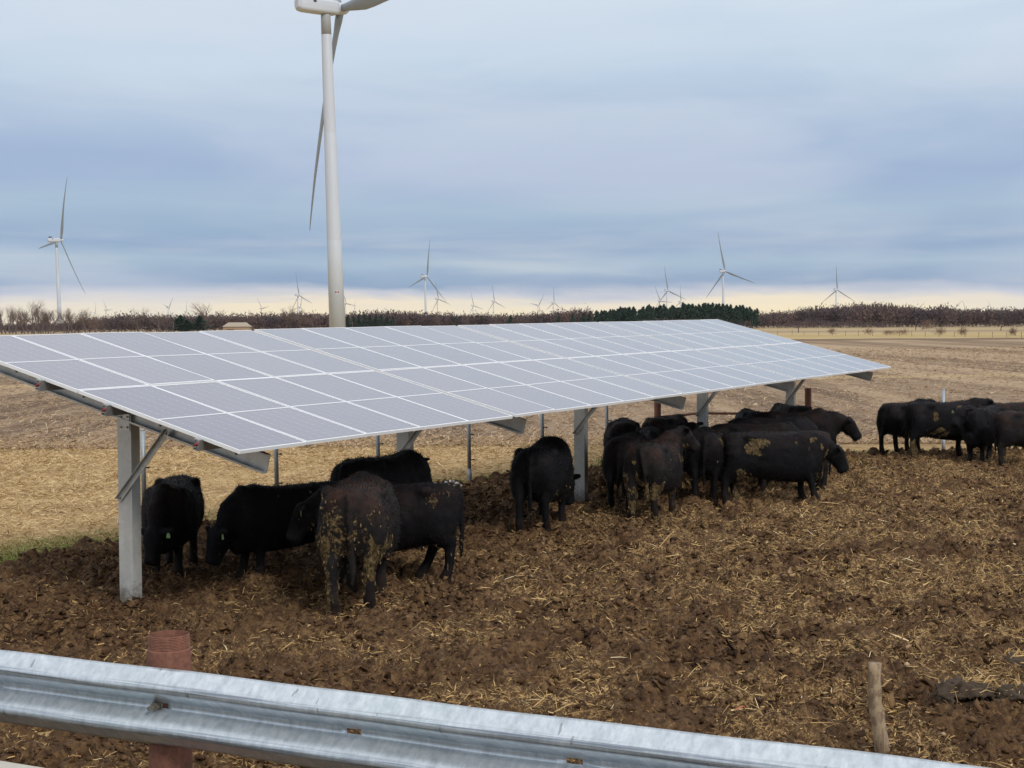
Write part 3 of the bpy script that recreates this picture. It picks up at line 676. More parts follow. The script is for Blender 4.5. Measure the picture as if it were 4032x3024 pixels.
for p, lb in zip(RP, ('rusty pipe fence post joined to the corner by a rusty rail', 'rusty corner fence post joined to rails on two sides', 'rusty pipe fence post standing clear behind the large high-shouldered cow')):
    o = casing((p.x, p.y, -.1), 1.64, .082, False, 'rusty_fence_post'); tag(o, lb, 'fence post')
    cb = MB(); cb.tube([(0, 0, 1.60), (0, 0, 1.645)], [.083, .080], 20); cb.obj('cap_rim', M_rust, o, True)
for a, b, z_, lb in ((RP[0], RP[1], .93, 'rusty horizontal pipe rail between a fence post and the corner post'), (RP[1], RP[2], .91, 'rusty horizontal pipe rail from the corner post to the clear post')):
    dv = (b-a).normalized(); L_ = (b-a).length; mb = MB(); mb.tube([(.07, 0, 0), (L_*.5, 0, -.008), (L_-.07, 0, 0)], .032, 12)
    o = mb.obj('pipe_rail', M_rust, None, True); o.location = (a.x, a.y, z_); o.rotation_euler = (0, 0, math.atan2(dv.y, dv.x)); tag(o, lb, 'pipe rail')
M_wire = mat_plain('fence_wire_steel', (.35, .35, .34), .4, .8)
line = [p+Vector((.06, -.04, 0)) for p in FP]+[RP[0]+Vector((0, -.09, 0))]
line2 = [RP[1]+Vector((.02, -.09, 0)), RP[2]+Vector((0, -.09, 0)), Vector((10.86, 38.85, 0)), Vector((19, 39.0, 0))]
for z_, nm in ((.47, 'lower'), (.97, 'upper')):
    for ln, pl in ((line, 'behind the herd'), (line2, 'along the open end')):
        mb = MB(); pts = []
        for a, b in zip(ln[:-1], ln[1:]):
            for k in range(4): f = k/4; pts.append((a.x*(1-f)+b.x*f, a.y*(1-f)+b.y*f, z_-.03*math.sin(math.pi*f)))
        pts.append((ln[-1].x, ln[-1].y, z_)); mb.tube(pts, .0022, 4); tag(mb.obj('fence_wire', M_wire), f'thin {nm} fence wire strung {pl} of the yard', 'fence wire')
# green tuft at the foot of a pipe
n = 120; p = FP[5]; P = np.stack([p.x+rng.normal(0, .14, n), p.y+rng.normal(-.08, .08, n), np.full(n, -.03)], -1)
V, F, T = blades(n, P, rng.uniform(0, 6.28, n), rng.uniform(.10, .24, n), rng.uniform(.006, .012, n), rng.uniform(.5, 2, n), rng.uniform(0, .5, n))
me = mesh_np('grass_tuft', V, F, M_green); attr(me, 'tint', T); tag(link(bpy.data.objects.new('grass_tuft', me)), 'small green grass tuft at the foot of a grey fence pipe', 'grass tuft')

# ------------------------------------------------------------------ wind turbines
def build_turbine():
    r = empty('wind_turbine'); TW = []
    def tr(z_): return 2.0-(2.0-1.17)*(z_/78.0)**1.0
    zs_ = [0, 24, 50, 73.4, 78.2]
    for k in range(4):
        a, b = zs_[k], zs_[k+1]; mb = MB(); mb.tube([(0, 0, a), (0, 0, b-.12), (0, 0, b)], [tr(a), tr(b-.12), tr(b)*.985], 40, cap=(k in (0, 3)))
        mb.obj('tower_section', M_towergrey if k == 3 else M_white, r, True)
    mb = MB(); prof = [(-8.0, .9, 1.0, .1), (-7.3, 1.55, 1.55, .1), (-6.2, 1.78, 1.72, .05), (-1.5, 1.85, 1.78, 0), (2.6, 1.72, 1.70, -.02), (3.0, 1.55, 1.55, -.02)]
    V = []; F = []; n = 20
    for x_, w_, h_, dz in prof:
        for k in range(n):
            a = 2*math.pi*k/n; ca, sa = math.cos(a), math.sin(a); e = .45
            V.append((x_, w_*math.copysign(abs(ca)**e, ca), 80+dz+h_*math.copysign(abs(sa)**e, sa)))
    for i in range(len(prof)-1):
        for k in range(n): F.append((i*n+k, i*n+(k+1) % n, (i+1)*n+(k+1) % n, (i+1)*n+k))
    F += [tuple(reversed(range(n))), tuple(range((len(prof)-1)*n, len(prof)*n))]; mb.add(V, F); na = mb.obj('nacelle', M_white, r)
    mb = MB(); mb.box((-5.6, 0, 82.35), (1.9, 2.2, 1.1)); mb.obj('cooler', M_darkbox, na)
    mb = MB(); mb.tube([(-3.9, .3, 81.7), (-3.9, .3, 83.4)], .06, 6); mb.tube([(-4.2, .3, 83.2), (-3.6, .3, 83.2)], .06, 6); mb.box((-1.2, 0, 81.82), (.7, .5, .18)); mb.obj('weather_mast', M_darkbox, na)
    mb = MB(); mb.box((-3.9, -1.83, 81.0), (.8, .12, .9)); mb.obj('vent', M_darkbox, na)
    mb = MB(); mb.tube([(3.0, 0, 80), (3.4, 0, 80), (4.8, 0, 80), (5.8, 0, 80), (6.5, 0, 80), (6.8, 0, 80)], [1.35, 1.5, 1.5, 1.15, .6, .12], 24); mb.obj('hub', M_white, r, True)
    st = [(1.1, 1.9, 1.9, 0, 0), (3.0, 2.0, 1.85, 2, 0), (6, 2.7, 1.3, 14, .0), (10, 3.45, .95, 13, .0), (14, 3.35, .75, 11, .02), (20, 2.85, .58, 8, .1), (28, 2.25, .44, 5.5, .3), (36, 1.8, .34, 3.5, .6), (44, 1.4, .26, 2, 1.0), (51, 1.05, .18, 1, 1.5), (57, .7, .12, 0, 2.0), (60, .25, .06, 0, 2.3)]
    V = []; F = []; n = 16
    for rr_, ch, th, tw, pb in st:
        for k in range(n):
            a = 2*math.pi*k/n; c_ = math.cos(a)*ch/2; t_ = math.sin(a)*th/2; off = -(ch-1.9)*.22 if ch > 1.9 else 0
            c_ += off; tw_ = R_(tw+6)
            V.append((pb+t_*math.cos(tw_)+c_*math.sin(tw_)*-1, c_*math.cos(tw_)+t_*math.sin(tw_), rr_))
    for i in range(len(st)-1):
        for k in range(n): F.append((i*n+k, i*n+(k+1) % n, (i+1)*n+(k+1) % n, (i+1)*n+k))
    F += [tuple(reversed(range(n))), tuple(range((len(st)-1)*n, len(st)*n))]
    mb = MB(); mb.add(V, F); bme = mb.mesh('blade', M_blade, True)
    for k in range(3): link(bpy.data.objects.new('blade', bme), r)
    return r
def set_rotor(r, th):
    k = 0
    for ch in r.children:
        if ch.name.startswith('blade'):
            ch.matrix_basis = Matrix.Translation((4.3, 0, 80)) @ Matrix.Rotation(R_(-5), 4, 'Y') @ Matrix.Rotation(R_(th+120*k), 4, 'X'); k += 1
proto = build_turbine(); HUBZ = 80.0
TURB = [  # hub pixel in the photo, rotor angle, label, group
    (1330, 42, -150, 'huge near wind turbine with a small red sign on its white tower', None, 378),
    (222, 942, 26, 'large wind turbine behind the row of tall bare trees', None, 0),
    (1673, 1086, 14.8, 'mid-distance wind turbine standing in front of the dark pine clump', None, 0),
    (2847, 1067, -10.7, 'large wind turbine rising behind the dark pine wood', None, 0),
    (3292, 1141, 0, 'lone wind turbine rising behind the bare wood on the right of the pines', None, 0),
    (1172, 1160, -9, 'wind turbine with a bare lone tree before its tower', None, 0),
    (2625, 1143, -8, 'wind turbine over the pine wood beside two fainter rotors', None, 0),
    (1722, 1175, -12, 'wind turbine partly covered by a blade of the turbine beside the pine clump', None, 0),
    (1359, 1192, -20, 'wind turbine half hidden behind the huge near tower', None, 0),
    (1943, 1185, -7, 'small wind turbine with its rotor upright beyond the bare woods', 'small turbines beyond the bare woods', 0),
    (1862, 1201, -14, 'small wind turbine with its rotor upright beyond the bare woods', 'small turbines beyond the bare woods', 0),
    (2178, 1190, 3, 'small wind turbine with its rotor upright beyond the bare woods', 'small turbines beyond the bare woods', 0)]
far = [(374, 1228, 5), (416, 1217, -30), (662, 1208, 45), (731, 1224, 12), (771, 1235, 50), (1028, 1212, -38), (1180, 1206, 20), (1394, 1223, 10), (1527, 1231, -25), (2118, 1201, 40), (2597, 1185, -25), (2678, 1187, 0), (3616, 1214, 50), (3760, 1212, 50), (3800, 1216, -20), (3903, 1216, -25)]
TURB += [(a, b, c, 'tiny distant wind turbine faint above the far treeline', 'tiny turbines above the far treeline', 0) for a, b, c in far]
HZ = lambda px: 1288-px*22/4032
for k, (hx, hy, th, lb, grp, D) in enumerate(TURB):
    if not D: D = (HUBZ-CAMH)*FPX/(HZ(hx)-hy)
    r = proto if k == 0 else copy_tree(proto)
    lean = {0: 1.55, 1: 1.5, 2: 1.0}.get(k, .4)*-1
    q = at_y(hx-math.tan(R_(lean))*(HZ(hx)-hy), hy, D)
    if k == 0: q = at_y(1330, 1290, D)
    r.location = (q.x, q.y, -.06)
    r.rotation_euler = (Matrix.Rotation(R_(lean), 3, 'Y') @ Matrix.Rotation(R_(38), 3, 'Z')).to_euler()
    set_rotor(r, th); tag(r, lb, 'wind turbine', grp)
# red number plate on the near tower
q = proto.location; ang = math.atan2(-q.y, -q.x)-R_(38)+R_(6); z_ = 11.4; rr_ = 2.0-.83*(z_/78)+.03
ctr = Vector((math.cos(ang)*rr_, math.sin(ang)*rr_, z_)); nrm_ = Vector((math.cos(ang), math.sin(ang), 0)); tang = Vector((-math.sin(ang), math.cos(ang), 0))
B3 = Matrix((tang, nrm_, HV)).transposed()
mb = MB(); mb.box(ctr, (1.12, .05, .62), B3); plate = mb.obj('sign', M_strip, proto)
for dx, w_, mt in ((-.36, .26, M_darkbox), (.38, .24, M_darkbox), (0, .42, mat_plain('sign_red', (.45, .07, .07), .5))):
    mb = MB(); mb.box(ctr+tang*dx+nrm_*.03, (w_, .03, .42 if mt is M_darkbox else .34), B3); mb.obj('sign_mark', mt, plate)

# ------------------------------------------------------------------ trees and far things
def bare_tree(seed, H_=15.0, spread=.5, levels=5):
    rs = random.Random(seed); T = MB(); C = MB()
    def prism(mb, a, b, ra, rb):
        t = (b-a).normalized(); u = t.orthogonal().normalized(); w = t.cross(u); v = []
        for p, r in ((a, ra), (b, rb)):
            for k in range(3): an = 2.094*k; v.append(p+(u*math.cos(an)+w*math.sin(an))*r)
        mb.add(v, [(0, 1, 4, 3), (1, 2, 5, 4), (2, 0, 3, 5)])
    def grow(p, d, L, r, lev):
        seg = 3 if lev < 2 else 2
        for k in range(seg):
            nd = (d+Vector((rs.gauss(0, .13), rs.gauss(0, .13), rs.gauss(.04, .08)))).normalized(); q = p+nd*(L/seg); r2 = r*(.86 if lev < 2 else .7)
            prism(T if lev < 2 else C, p, q, r, r2)
            if lev < levels-1 and (k > 0 or lev > 0):
                for _ in range(2 if lev < 3 else rs.choice((1, 2))):
                    az = rs.uniform(0, 6.28); sp = spread*rs.uniform(.7, 1.4)
                    o = nd.orthogonal().normalized(); o.rotate(Matrix.Rotation(az, 3, nd)); bd = (nd*math.cos(sp)+o*math.sin(sp)); bd.z += .08; grow(q, bd.normalized(), L*rs.uniform(.52, .75), r2*.58, lev+1)
            p, d, r = q, nd, r2
        if lev < levels-1: grow(p, d, L*.6, r*.8, lev+1)
    grow(Vector((0, 0, -.2)), Vector((0, 0, 1)), H_*.50, H_*.036, 0)
    return T.mesh('trunk', M_bark), C.mesh('crown', M_twig)
BT = [bare_tree(s, 15, sp) for s, sp in ((1, .50), (2, .58), (3, .46), (4, .72), (8, .55))]
def put_bare(px, top, Y, var, label, group=None, wide=1.0):
    q = at_y(px, 1290, Y); hgt = (CAMH+(HZ(px)-top)/FPX*Y)*1.2; zmax = max(v.co.z for v in BT[var][1].vertices); s = hgt/zmax
    r = empty('bare_tree', (q.x, q.y, -.06), random.uniform(0, 6.28)); r.scale = (s*wide, s*wide, s)
    link(bpy.data.objects.new('trunk', BT[var][0]), r); link(bpy.data.objects.new('crown', BT[var][1]), r); return tag(r, label, 'tree', group)
rs = random.Random(5)
for px, top in ((8, 1215), (38, 1208), (62, 1212), (84, 1222), (112, 1218), (134, 1190), (152, 1205), (170, 1222), (190, 1214), (210, 1222), (252, 1218), (270, 1222), (295, 1234), (320, 1220), (338, 1226), (372, 1240), (22, 1224), (50, 1226), (98, 1228), (124, 1216), (160, 1228), (180, 1230), (200, 1232), (262, 1234), (284, 1238), (308, 1238), (352, 1242), (400, 1246)):
    put_bare(px, top, rs.uniform(820, 900), rs.randrange(5), 'tall bare tree in the row along the far field edge', 'tall bare trees in a row', 1.0)
put_bare(545, 1218, 840, 3, 'rounded bare tree standing alone past the tall bare row', None, 1.3)
put_bare(632, 1232, 850, 4, 'low bare tree close to a wind turbine tower', None, 1.2)
put_bare(655, 1234, 860, 1, 'slim bare tree beside the low bare tree', None, .9)
put_bare(805, 1200, 800, 3, 'wide spreading bare tree beside the dark cedars', None, 1.5)
put_bare(1125, 1208, 780, 1, 'bare tree before the turbine near the tan shed', None, 1.0)
put_bare(1178, 1222, 800, 3, 'low bare tree with drooping limbs near the tan shed', None, 1.2)
put_bare(3940, 1262, 560, 3, 'low spreading bare shrub tree in the yellow field', None, 1.6)

def spray(n, rx_, ry_, rz_, cz, ln, wd, up, shell=.5, seed=0, sag=0.0):
    """n twig or needle triangles filling an ellipsoid crown"""
    r = np.random.default_rng(seed); d = r.normal(size=(n, 3)); d /= np.linalg.norm(d, axis=1)[:, None]
    rad = shell+(1-shell)*r.random(n)**.7; P = d*rad[:, None]*[rx_, ry_, rz_]*(1+.22*r.normal(size=(n, 1))); P[:, 2] += cz
    dir_ = d*.7+r.normal(size=(n, 3))*.5; dir_[:, 2] += up; dir_ /= np.linalg.norm(dir_, axis=1)[:, None]
    w = np.cross(dir_, r.normal(size=(n, 3))); w /= np.linalg.norm(w, axis=1)[:, None]
    L_ = ln*r.uniform(.6, 1.4, n)[:, None]; W = wd*r.uniform(.6, 1.4, n)[:, None]
    V = np.stack([P-w*W/2, P+w*W/2, P+dir_*L_], 1).reshape(-1, 3); F = np.arange(3*n).reshape(-1, 3); return V, F
def forest(name, items, mat, label):
    """one far wood built of many single crowns; items: x, y, height, width, tri count"""
    Vs, Fs, Ts, b = [], [], [], 0
    for k, (x_, y_, h_, w_, nt_) in enumerate(items):
        V, F = spray(nt_, w_/2, w_/2, h_*.45, h_*.52, h_*.12, h_*.055, .6, .2, k)
        V[:, 2] = np.maximum(V[:, 2], 0); V += [x_, y_, -.06]
        tv = np.array([[-.25, 0, 0], [.25, 0, 0], [0, 0, h_*.8], [0, -.25, 0], [0, .25, 0], [.05, 0, h_*.8]])*[h_*.03, h_*.03, 1]+[x_, y_, 0]
        Vs += [V, tv]; Fs += [F+b, np.array([[0, 1, 2], [3, 4, 5]])+b+len(V)]; b += len(V)+6
        Ts.append(np.clip(random.gauss(.45, .2)+rng.normal(0, .16, len(V)+6), 0, 1))
    me = mesh_np(name, np.concatenate(Vs), np.concatenate(Fs), mat); attr(me, 'tint', np.concatenate(Ts)); o = stuff(link(bpy.data.objects.new(name, me)))
    o['label'] = label; o['category'] = 'wood'; return o
def interp(x_, tab): return float(np.interp(x_, [t[0] for t in tab], [t[1] for t in tab]))
def wood_items(x0, x1, step, Ys, tops, rows, nt_, wf=.8):
    it = []
    for rw in range(rows):
        px = x0
        while px < x1:
            Y = Ys[0]+(Ys[1]-Ys[0])*(rw+random.random()*.6)/rows; q = at_y(px, 1285, Y)
            h_ = CAMH+(HZ(px)-interp(px, tops))/FPX*Y; h_ *= random.uniform(.95, 1.2)
            it.append((q.x, q.y, h_, h_*wf*random.uniform(.7, 1.2), nt_)); px += step*random.uniform(.6, 1.4)
    return it
tops_l = [(-400, 1276), (60, 1272), (250, 1268), (340, 1256), (480, 1242), (700, 1246), (900, 1242), (1150, 1236), (1300, 1239), (1500, 1232), (1800, 1240), (2000, 1243), (2150, 1236), (2300, 1224)]
forest('bare_woods', wood_items(-420, 2330, 15, (930, 1080), tops_l, 3, 260), M_wood_mass, 'long low purplish bare wood along the horizon beyond the canopy')
tops_r = [(2950, 1240), (3100, 1234), (3180, 1222), (3300, 1214), (3450, 1208), (3550, 1216), (3650, 1224), (3700, 1212), (3760, 1226), (3850, 1226), (4000, 1224), (4600, 1222)]
forest('bare_woods', wood_items(2940, 4500, 16, (980, 1180), tops_r, 4, 300), M_wood_mass, 'tall purplish bare wood behind the yellow field')
tops_p2 = [(2450, 1268), (2700, 1252), (2900, 1262), (3000, 1258)]
forest('bare_brush', wood_items(2380, 2960, 26, (900, 915), tops_p2, 1, 150, 1.1), M_wood_mass, 'reddish bare brush along the front of the pine wood')
forest('bare_brush', wood_items(3070, 3560, 20, (880, 930), [(3070, 1276), (3200, 1258), (3350, 1262), (3560, 1272)], 2, 120, 1.3), M_wood_mass, 'greyish bare brush before the tall purplish wood')
def pine(seed, h_=15.0):
    r = np.random.default_rng(seed); Vs, Fs, b = [], [], 0
    for k in range(26):
        f = k/25; zc = h_*(.22+.76*f); wd = h_*.21*(1-f**1.8)*(r.uniform(.6, 1.25))+.25; a = r.uniform(0, 6.28); ox, oy = math.cos(a)*wd*.6, math.sin(a)*wd*.6
        V, F = spray(70, wd*.75, wd*.75, h_*.045, zc, h_*.05, h_*.030, .35, .3, seed*100+k); V += [ox, oy, 0]; Vs.append(V); Fs.append(F+b); b += len(V)
    V = np.concatenate(Vs); me = mesh_np('crown', V, np.concatenate(Fs), M_pine_leaf); attr(me, 'tint', np.clip(r.normal(.42, .2, len(V))+.25*(V[:, 2]/h_-.5), 0, 1))
    T = MB(); T.tube([(0, 0, -.2), (0, 0, h_*.5), (0, 0, h_*.95)], [h_*.018, h_*.011, .03], 6); return T.mesh('trunk', M_bark), me
PN = [pine(s) for s in (1, 2, 3, 4)]
def put_pine(px, top, Y, label, group=None, wide=1.0, name='pine_tree'):
    q = at_y(px, 1290, Y); s = (CAMH+(HZ(px)-top)/FPX*Y)/15.4; t, c_ = random.choice(PN)
    r = empty(name, (q.x, q.y, -.06), random.uniform(0, 6.28)); r.scale = (s*wide, s*wide, s)
    link(bpy.data.objects.new('trunk', t), r); link(bpy.data.objects.new('crown', c_), r); return tag(r, label, 'tree', group)
tops_p = [(2280, 1240), (2330, 1222), (2380, 1224), (2450, 1212), (2530, 1206), (2600, 1200), (2700, 1196), (2800, 1198), (2900, 1204), (2960, 1208), (2985, 1216)]
px = 2290
while px < 2990:
    for Y in (930, 965, 1000):
        put_pine(px+random.uniform(-8, 8), interp(px, tops_p)+random.choice((-5, -2, 0, 3, 6, 10, 14))+random.uniform(-2, 2), Y+random.uniform(-15, 15), 'tall dark pine in the dense pine wood behind the canopy', 'pines of the pine wood', 1.15)
    px += 14
for px in [1600+k*9 for k in range(32)]:
    put_pine(px, 1238+abs(px-1720)*.03+random.uniform(-3, 5), random.uniform(985, 1010), 'distant dark pine in the low clump behind the mid turbine', 'pines of the low clump', 1.2)
for px in [1370+k*22 for k in range(9)]+[2200, 2255, 2010]:
    put_pine(px, 1236+random.uniform(-3, 6), 905, 'single dark pine standing out of the bare horizon wood', 'pines standing out of the bare wood', 1.0)
for px, top, lb in ((712, 1238, 'upright dark cedar beside a utility pole'), (736, 1254, 'leaning low dark cedar next to the upright cedar'), (786, 1240, 'dark cedar under the wide spreading bare tree')):
    put_pine(px, top, 700, lb, None, 2.4, 'cedar_tree')
# shrubs in the yellow field and along its fence
def shrub(px, py, w_, h_, label, group=None, seed=0, Y=None):
    q = ground(px, py) if Y is None else at_y(px, py, Y); V, F = spray(260, w_/2, w_/2, h_*.5, h_*.45, h_*.4, h_*.035, .8, .1, seed); V[:, 2] = np.maximum(V[:, 2], 0)
    me = mesh_np('shrub', V, F, M_shrub); attr(me, 'tint', rng.random(len(V))); o = link(bpy.data.objects.new('shrub', me)); o.location = (q.x, q.y, -.06); return tag(o, label, 'shrub', group)
shrub(3655, 1301, 7.0, 4.0, 'reddish rounded shrub beside a utility pole in the yellow field', None, 3)
for k, px in enumerate((3275, 3420, 3490, 3505, 3535, 3560, 3700, 3790, 3990)):
    shrub(px, 1316+(px-3275)*.009, random.uniform(1.6, 3), random.uniform(1.0, 1.9), 'small dry weed clump along the far field fence', 'weed clumps along the far fence', 20+k)
fpm = MB(); fpm.tube([(0, 0, -.2), (.02, 0, .6), (.03, 0, 1.25)], [.07, .065, .06], 6); fp_me = fpm.mesh('wooden_fence_post', M_wood)
for k, px in enumerate(range(3010, 4032, 53)):
    q = ground(px+random.uniform(-6, 6), 1318+(px-3010)*.010); o = link(bpy.data.objects.new('wooden_fence_post', fp_me)); o.location = (q.x, q.y, -.05); o.rotation_euler = (R_(random.gauss(0, 2)), R_(random.gauss(0, 3)), 0); o.scale = (1, 1, random.uniform(.8, 1.15))
    tag(o, 'weathered wooden post in the fence line along the yellow field', 'fence post', 'posts of the far field fence')
def utility_pole(px, top, Y, label):
    q = at_y(px, 1290, Y); h_ = CAMH+(HZ(px)-top)/FPX*Y; mb = MB(); mb.tube([(0, 0, -.2), (0, 0, h_)], [.16, .11], 8); o = mb.obj('utility_pole', M_bark, None, True); o.location = (q.x, q.y, 0)
    cb = MB(); cb.box((0, -.12, h_-.5), (1.8, .1, .12)); cb.obj('crossarm', M_bark, o); tag(o, label, 'utility pole')
utility_pole(683, 1262, 600, 'utility pole beside the upright dark cedar')
utility_pole(1388, 1264, 620, 'utility pole just beyond the huge near tower')
utility_pole(3144, 1278, 520, 'utility pole at the edge of the yellow field before the grey brush')
utility_pole(3606, 1258, 620, 'utility pole standing by the reddish shrub')
# tan shed beyond the canopy
Ys = 470; q0 = at_y(878, 1290, Ys); q1 = at_y(977, 1290, Ys); w_ = q1.x-q0.x; r = empty('farm_shed', ((q0.x+q1.x)/2, Ys+3, -.06))
mb = MB(); mb.box((0, 0, 1.6), (w_, 6, 3.3)); mb.obj('wall', M_tan, r)
mb = MB(); hw = w_/2+.25; mb.add([(-hw, -3.3, 3.2), (hw, -3.3, 3.2), (hw, 3.3, 3.2), (-hw, 3.3, 3.2), (-hw+1.3, 0, 4.5), (hw-1.3, 0, 4.5), (-hw, -3.3, 3.26), (hw, -3.3, 3.26)], [(0, 3, 2, 1), (0, 1, 5, 4), (1, 2, 5), (2, 3, 4, 5), (3, 0, 4)]); mb.obj('roof', M_roof, r)
mb = MB(); mb.box((-1.6, -3.03, 1.2), (2.2, .06, 2.4)); mb.obj('door', M_bark, r)
tag(r, 'small tan hip-roofed farm shed beyond the top edge of the canopy', 'shed')

# ------------------------------------------------------------------ cattle
def ring_loft(mb, secs, n=16):
    """secs: centre, half-width along u, half-height along w, u, w, exponent"""
    V = []; F = []
    for c, a, b, u, w, e in secs:
        for k in range(n):
            t = 2*math.pi*k/n; ca, sa = math.cos(t), math.sin(t)
            V.append(Vector(c)+Vector(u)*(a*math.copysign(abs(ca)**e, ca))+Vector(w)*(b*math.copysign(abs(sa)**e, sa)))
    m = len(secs)
    for i in range(m-1):
        for k in range(n): F.append((i*n+k, i*n+(k+1) % n, (i+1)*n+(k+1) % n, (i+1)*n+k))
    F += [tuple(reversed(range(n))), tuple(range((m-1)*n, m*n))]; mb.add(V, F)
POSES = {'up': ((1.17, 1.40), (.72, -.69)), 'level': ((1.25, 1.24), (.66, -.75)), 'low': ((1.27, 1.08), (.56, -.83)), 'graze': ((1.20, .66), (.28, -.96)), 'mid': ((1.27, .95), (.42, -.91))}
def cow_body(seed, pose='graze', yaw=0.0, legs=(0, 0, 0, 0), fat=1.0, hump=0.0, tail=0.0, voxel=.026):
    """a beef animal facing +x, about 1.25 m at the hip; legs = forward offset of hind L, hind R, front L, front R feet"""
    mb = MB(); X, Y, Z = Vector((1, 0, 0)), Vector((0, 1, 0)), Vector((0, 0, 1))
    tors = [(-.85, 1.10, .90, .11), (-.82, 1.18, .76, .20), (-.75, 1.235, .58, .275), (-.62, 1.258, .49, .312), (-.47, 1.264, .45, .332), (-.30, 1.255, .425, .335), (-.12, 1.245, .385, .360), (.08, 1.235, .355, .380),
            (.28, 1.235, .335, .375), (.46, 1.25+hump*.4, .325, .345), (.60, 1.265+hump, .33, .312), (.74, 1.242+hump*.7, .36, .282), (.86, 1.175, .43, .235), (.95, 1.07, .53, .16)]
    ring_loft(mb, [((x, 0, (zt+zb)/2), w*fat, (zt-zb)/2, Y, Z, .80) for x, zt, zb, w in tors], 22)
    def limb(pts, n=12):
        secs = []
        for i, (p, ra, rb) in enumerate(pts):
            a = Vector(pts[max(i-1, 0)][0]); b = Vector(pts[min(i+1, len(pts)-1)][0]); t = (b-a).normalized()
            u = Y-t*Y.dot(t); u.normalize(); w = t.cross(u); secs.append((p, ra, rb, u, w, 1.0))
        ring_loft(mb, secs, n)
    for s, off in ((1, legs[0]), (-1, legs[1])):
        y1 = .165*s*fat
        limb([((-.50, y1, 1.08), .11, .21), ((-.52, y1*1.06, .92), .155, .295), ((-.55+off*.15, y1*1.12, .77), .165, .285), ((-.60+off*.3, y1*1.10, .64), .148, .230), ((-.655+off*.5, y1*1.03, .53), .108, .155), ((-.715+off*.6, y1*.98, .455), .066, .088),
              ((-.71+off*.75, y1*.98, .36), .063, .074), ((-.70+off*.9, y1*.98, .20), .060, .066), ((-.685+off, y1*.98, .12), .068, .072), ((-.655+off, y1*.98, .07), .066, .075), ((-.640+off, y1, .0), .074, .092), ((-.636+off, y1, -.05), .074, .092)])
    for s, off in ((1, legs[2]), (-1, legs[3])):
        y1 = .165*s*fat
        limb([((.60, y1*.8, 1.05), .10, .16), ((.60, y1*1.02, .88), .118, .205), ((.58+off*.1, y1*1.12, .72), .130, .200), ((.56+off*.3, y1*1.08, .58), .118, .158), ((.565+off*.5, y1*1.0, .46), .092, .108), ((.575+off*.65, y1*.95, .385), .070, .078),
              ((.568+off*.8, y1*.93, .30), .063, .066), ((.566+off*.95, y1*.93, .17), .060, .063), ((.572+off, y1*.93, .115), .068, .070), ((.592+off, y1*.93, .07), .066, .074), ((.604+off, y1*.94, .0), .072, .090), ((.606+off, y1*.94, -.05), .072, .090)])
    (px_, pz_), (hx_, hz_) = POSES[pose]
    B = Vector((.70, 0, .93)); rz1 = Matrix.Rotation(yaw*.65, 3, 'Z'); rz2 = Matrix.Rotation(yaw, 3, 'Z')
    poll = B + rz1 @ (Vector((px_, 0, pz_))-B); hd = (rz2 @ Vector((hx_, 0, hz_))).normalized(); side = rz2 @ Y; up = hd.cross(side)*-1
    if up.z < 0 and pose != 'graze': up = -up
    if pose == 'graze' and up.dot(rz2 @ X) < 0: up = -up
    mid = (B*.45+poll*.55)+Vector((0, 0, .03 if pose != 'graze' else .06))
    nd = (poll-B).normalized(); ns = (rz1 @ Y); nu = nd.cross(ns)*-1; nu = nu if nu.z > 0 else -nu
    ring_loft(mb, [(B-nd*.10, .225, .37, ns, nu, 1), (B+nd*.08, .21, .33, ns, nu, 1), (mid, .160, .240, ns, nu, 1), (poll-nd*.12-up*.07, .125, .175, (ns+side).normalized(), (nu+up).normalized(), 1), (poll-up*.09+hd*.04, .10, .11, side, up, 1)], 16)
    hs = [(-.075, .085, .065, -.075), (-.03, .135, .110, -.095), (.05, .155, .158, -.128), (.13, .150, .170, -.143), (.21, .122, .152, -.138), (.29, .102, .126, -.125), (.35, .104, .116, -.122), (.41, .108, .108, -.125), (.445, .084, .078, -.13)]
    ring_loft(mb, [(poll+hd*x+up*(o+.035), a, b, side, up, .78) for x, a, b, o in hs], 16)
    ears = []
    for s in (1, -1):
        e0 = poll+side*(s*.10)+hd*.0-up*.01; ed = (side*s*.97-up*.10-hd*.20).normalized(); eu = hd
        ring_loft(mb, [(e0, .03, .022, eu, ed.cross(eu), 1), (e0+ed*.06, .062, .024, eu, ed.cross(eu), 1), (e0+ed*.13, .068, .022, eu, ed.cross(eu), 1), (e0+ed*.19, .046, .020, eu, ed.cross(eu), 1), (e0+ed*.23, .020, .017, eu, ed.cross(eu), 1)], 10)
        ears.append((e0+ed*.14, ed, eu))
    ring_loft(mb, [((.76, 0, .48), .17, .16, Y, Z, 1), ((.88, 0, .47), .15, .17, Y, Z, 1), ((.98, 0, .54), .09, .12, Y, Z, 1)], 12)     # brisket
    for sy in (1, -1):                                                   # hooks, pins, shoulder blades, stifles
        for c_, ra_, rb_, rc_ in (((-.40, .235*fat*sy, 1.165), .13, .085, .085), ((-.77, .105*sy, 1.12), .08, .07, .07), ((.56, .215*fat*sy, .95), .15, .095, .27), ((-.36, .225*fat*sy, .72), .13, .080, .14)):
            ring_loft(mb, [(Vector(c_)+X*(ra_*t), rb_*math.sqrt(max(.02, 1-t*t)), rc_*math.sqrt(max(.02, 1-t*t)), Y, Z, 1) for t in (-.98, -.7, -.3, 0, .3, .7, .98)], 10)
    tw = tail
    limb([((-.80, 0, 1.20), .040, .045), ((-.855, tw*.1, 1.13), .034, .036), ((-.875, tw*.4, .98), .029, .029), ((-.87, tw*.7, .78), .026, .026), ((-.86, tw, .62), .030, .030), ((-.855, tw*1.1, .48), .042, .036), ((-.85, tw*1.1, .36), .032, .028), ((-.85, tw*1.1, .27), .014, .012)], 10)
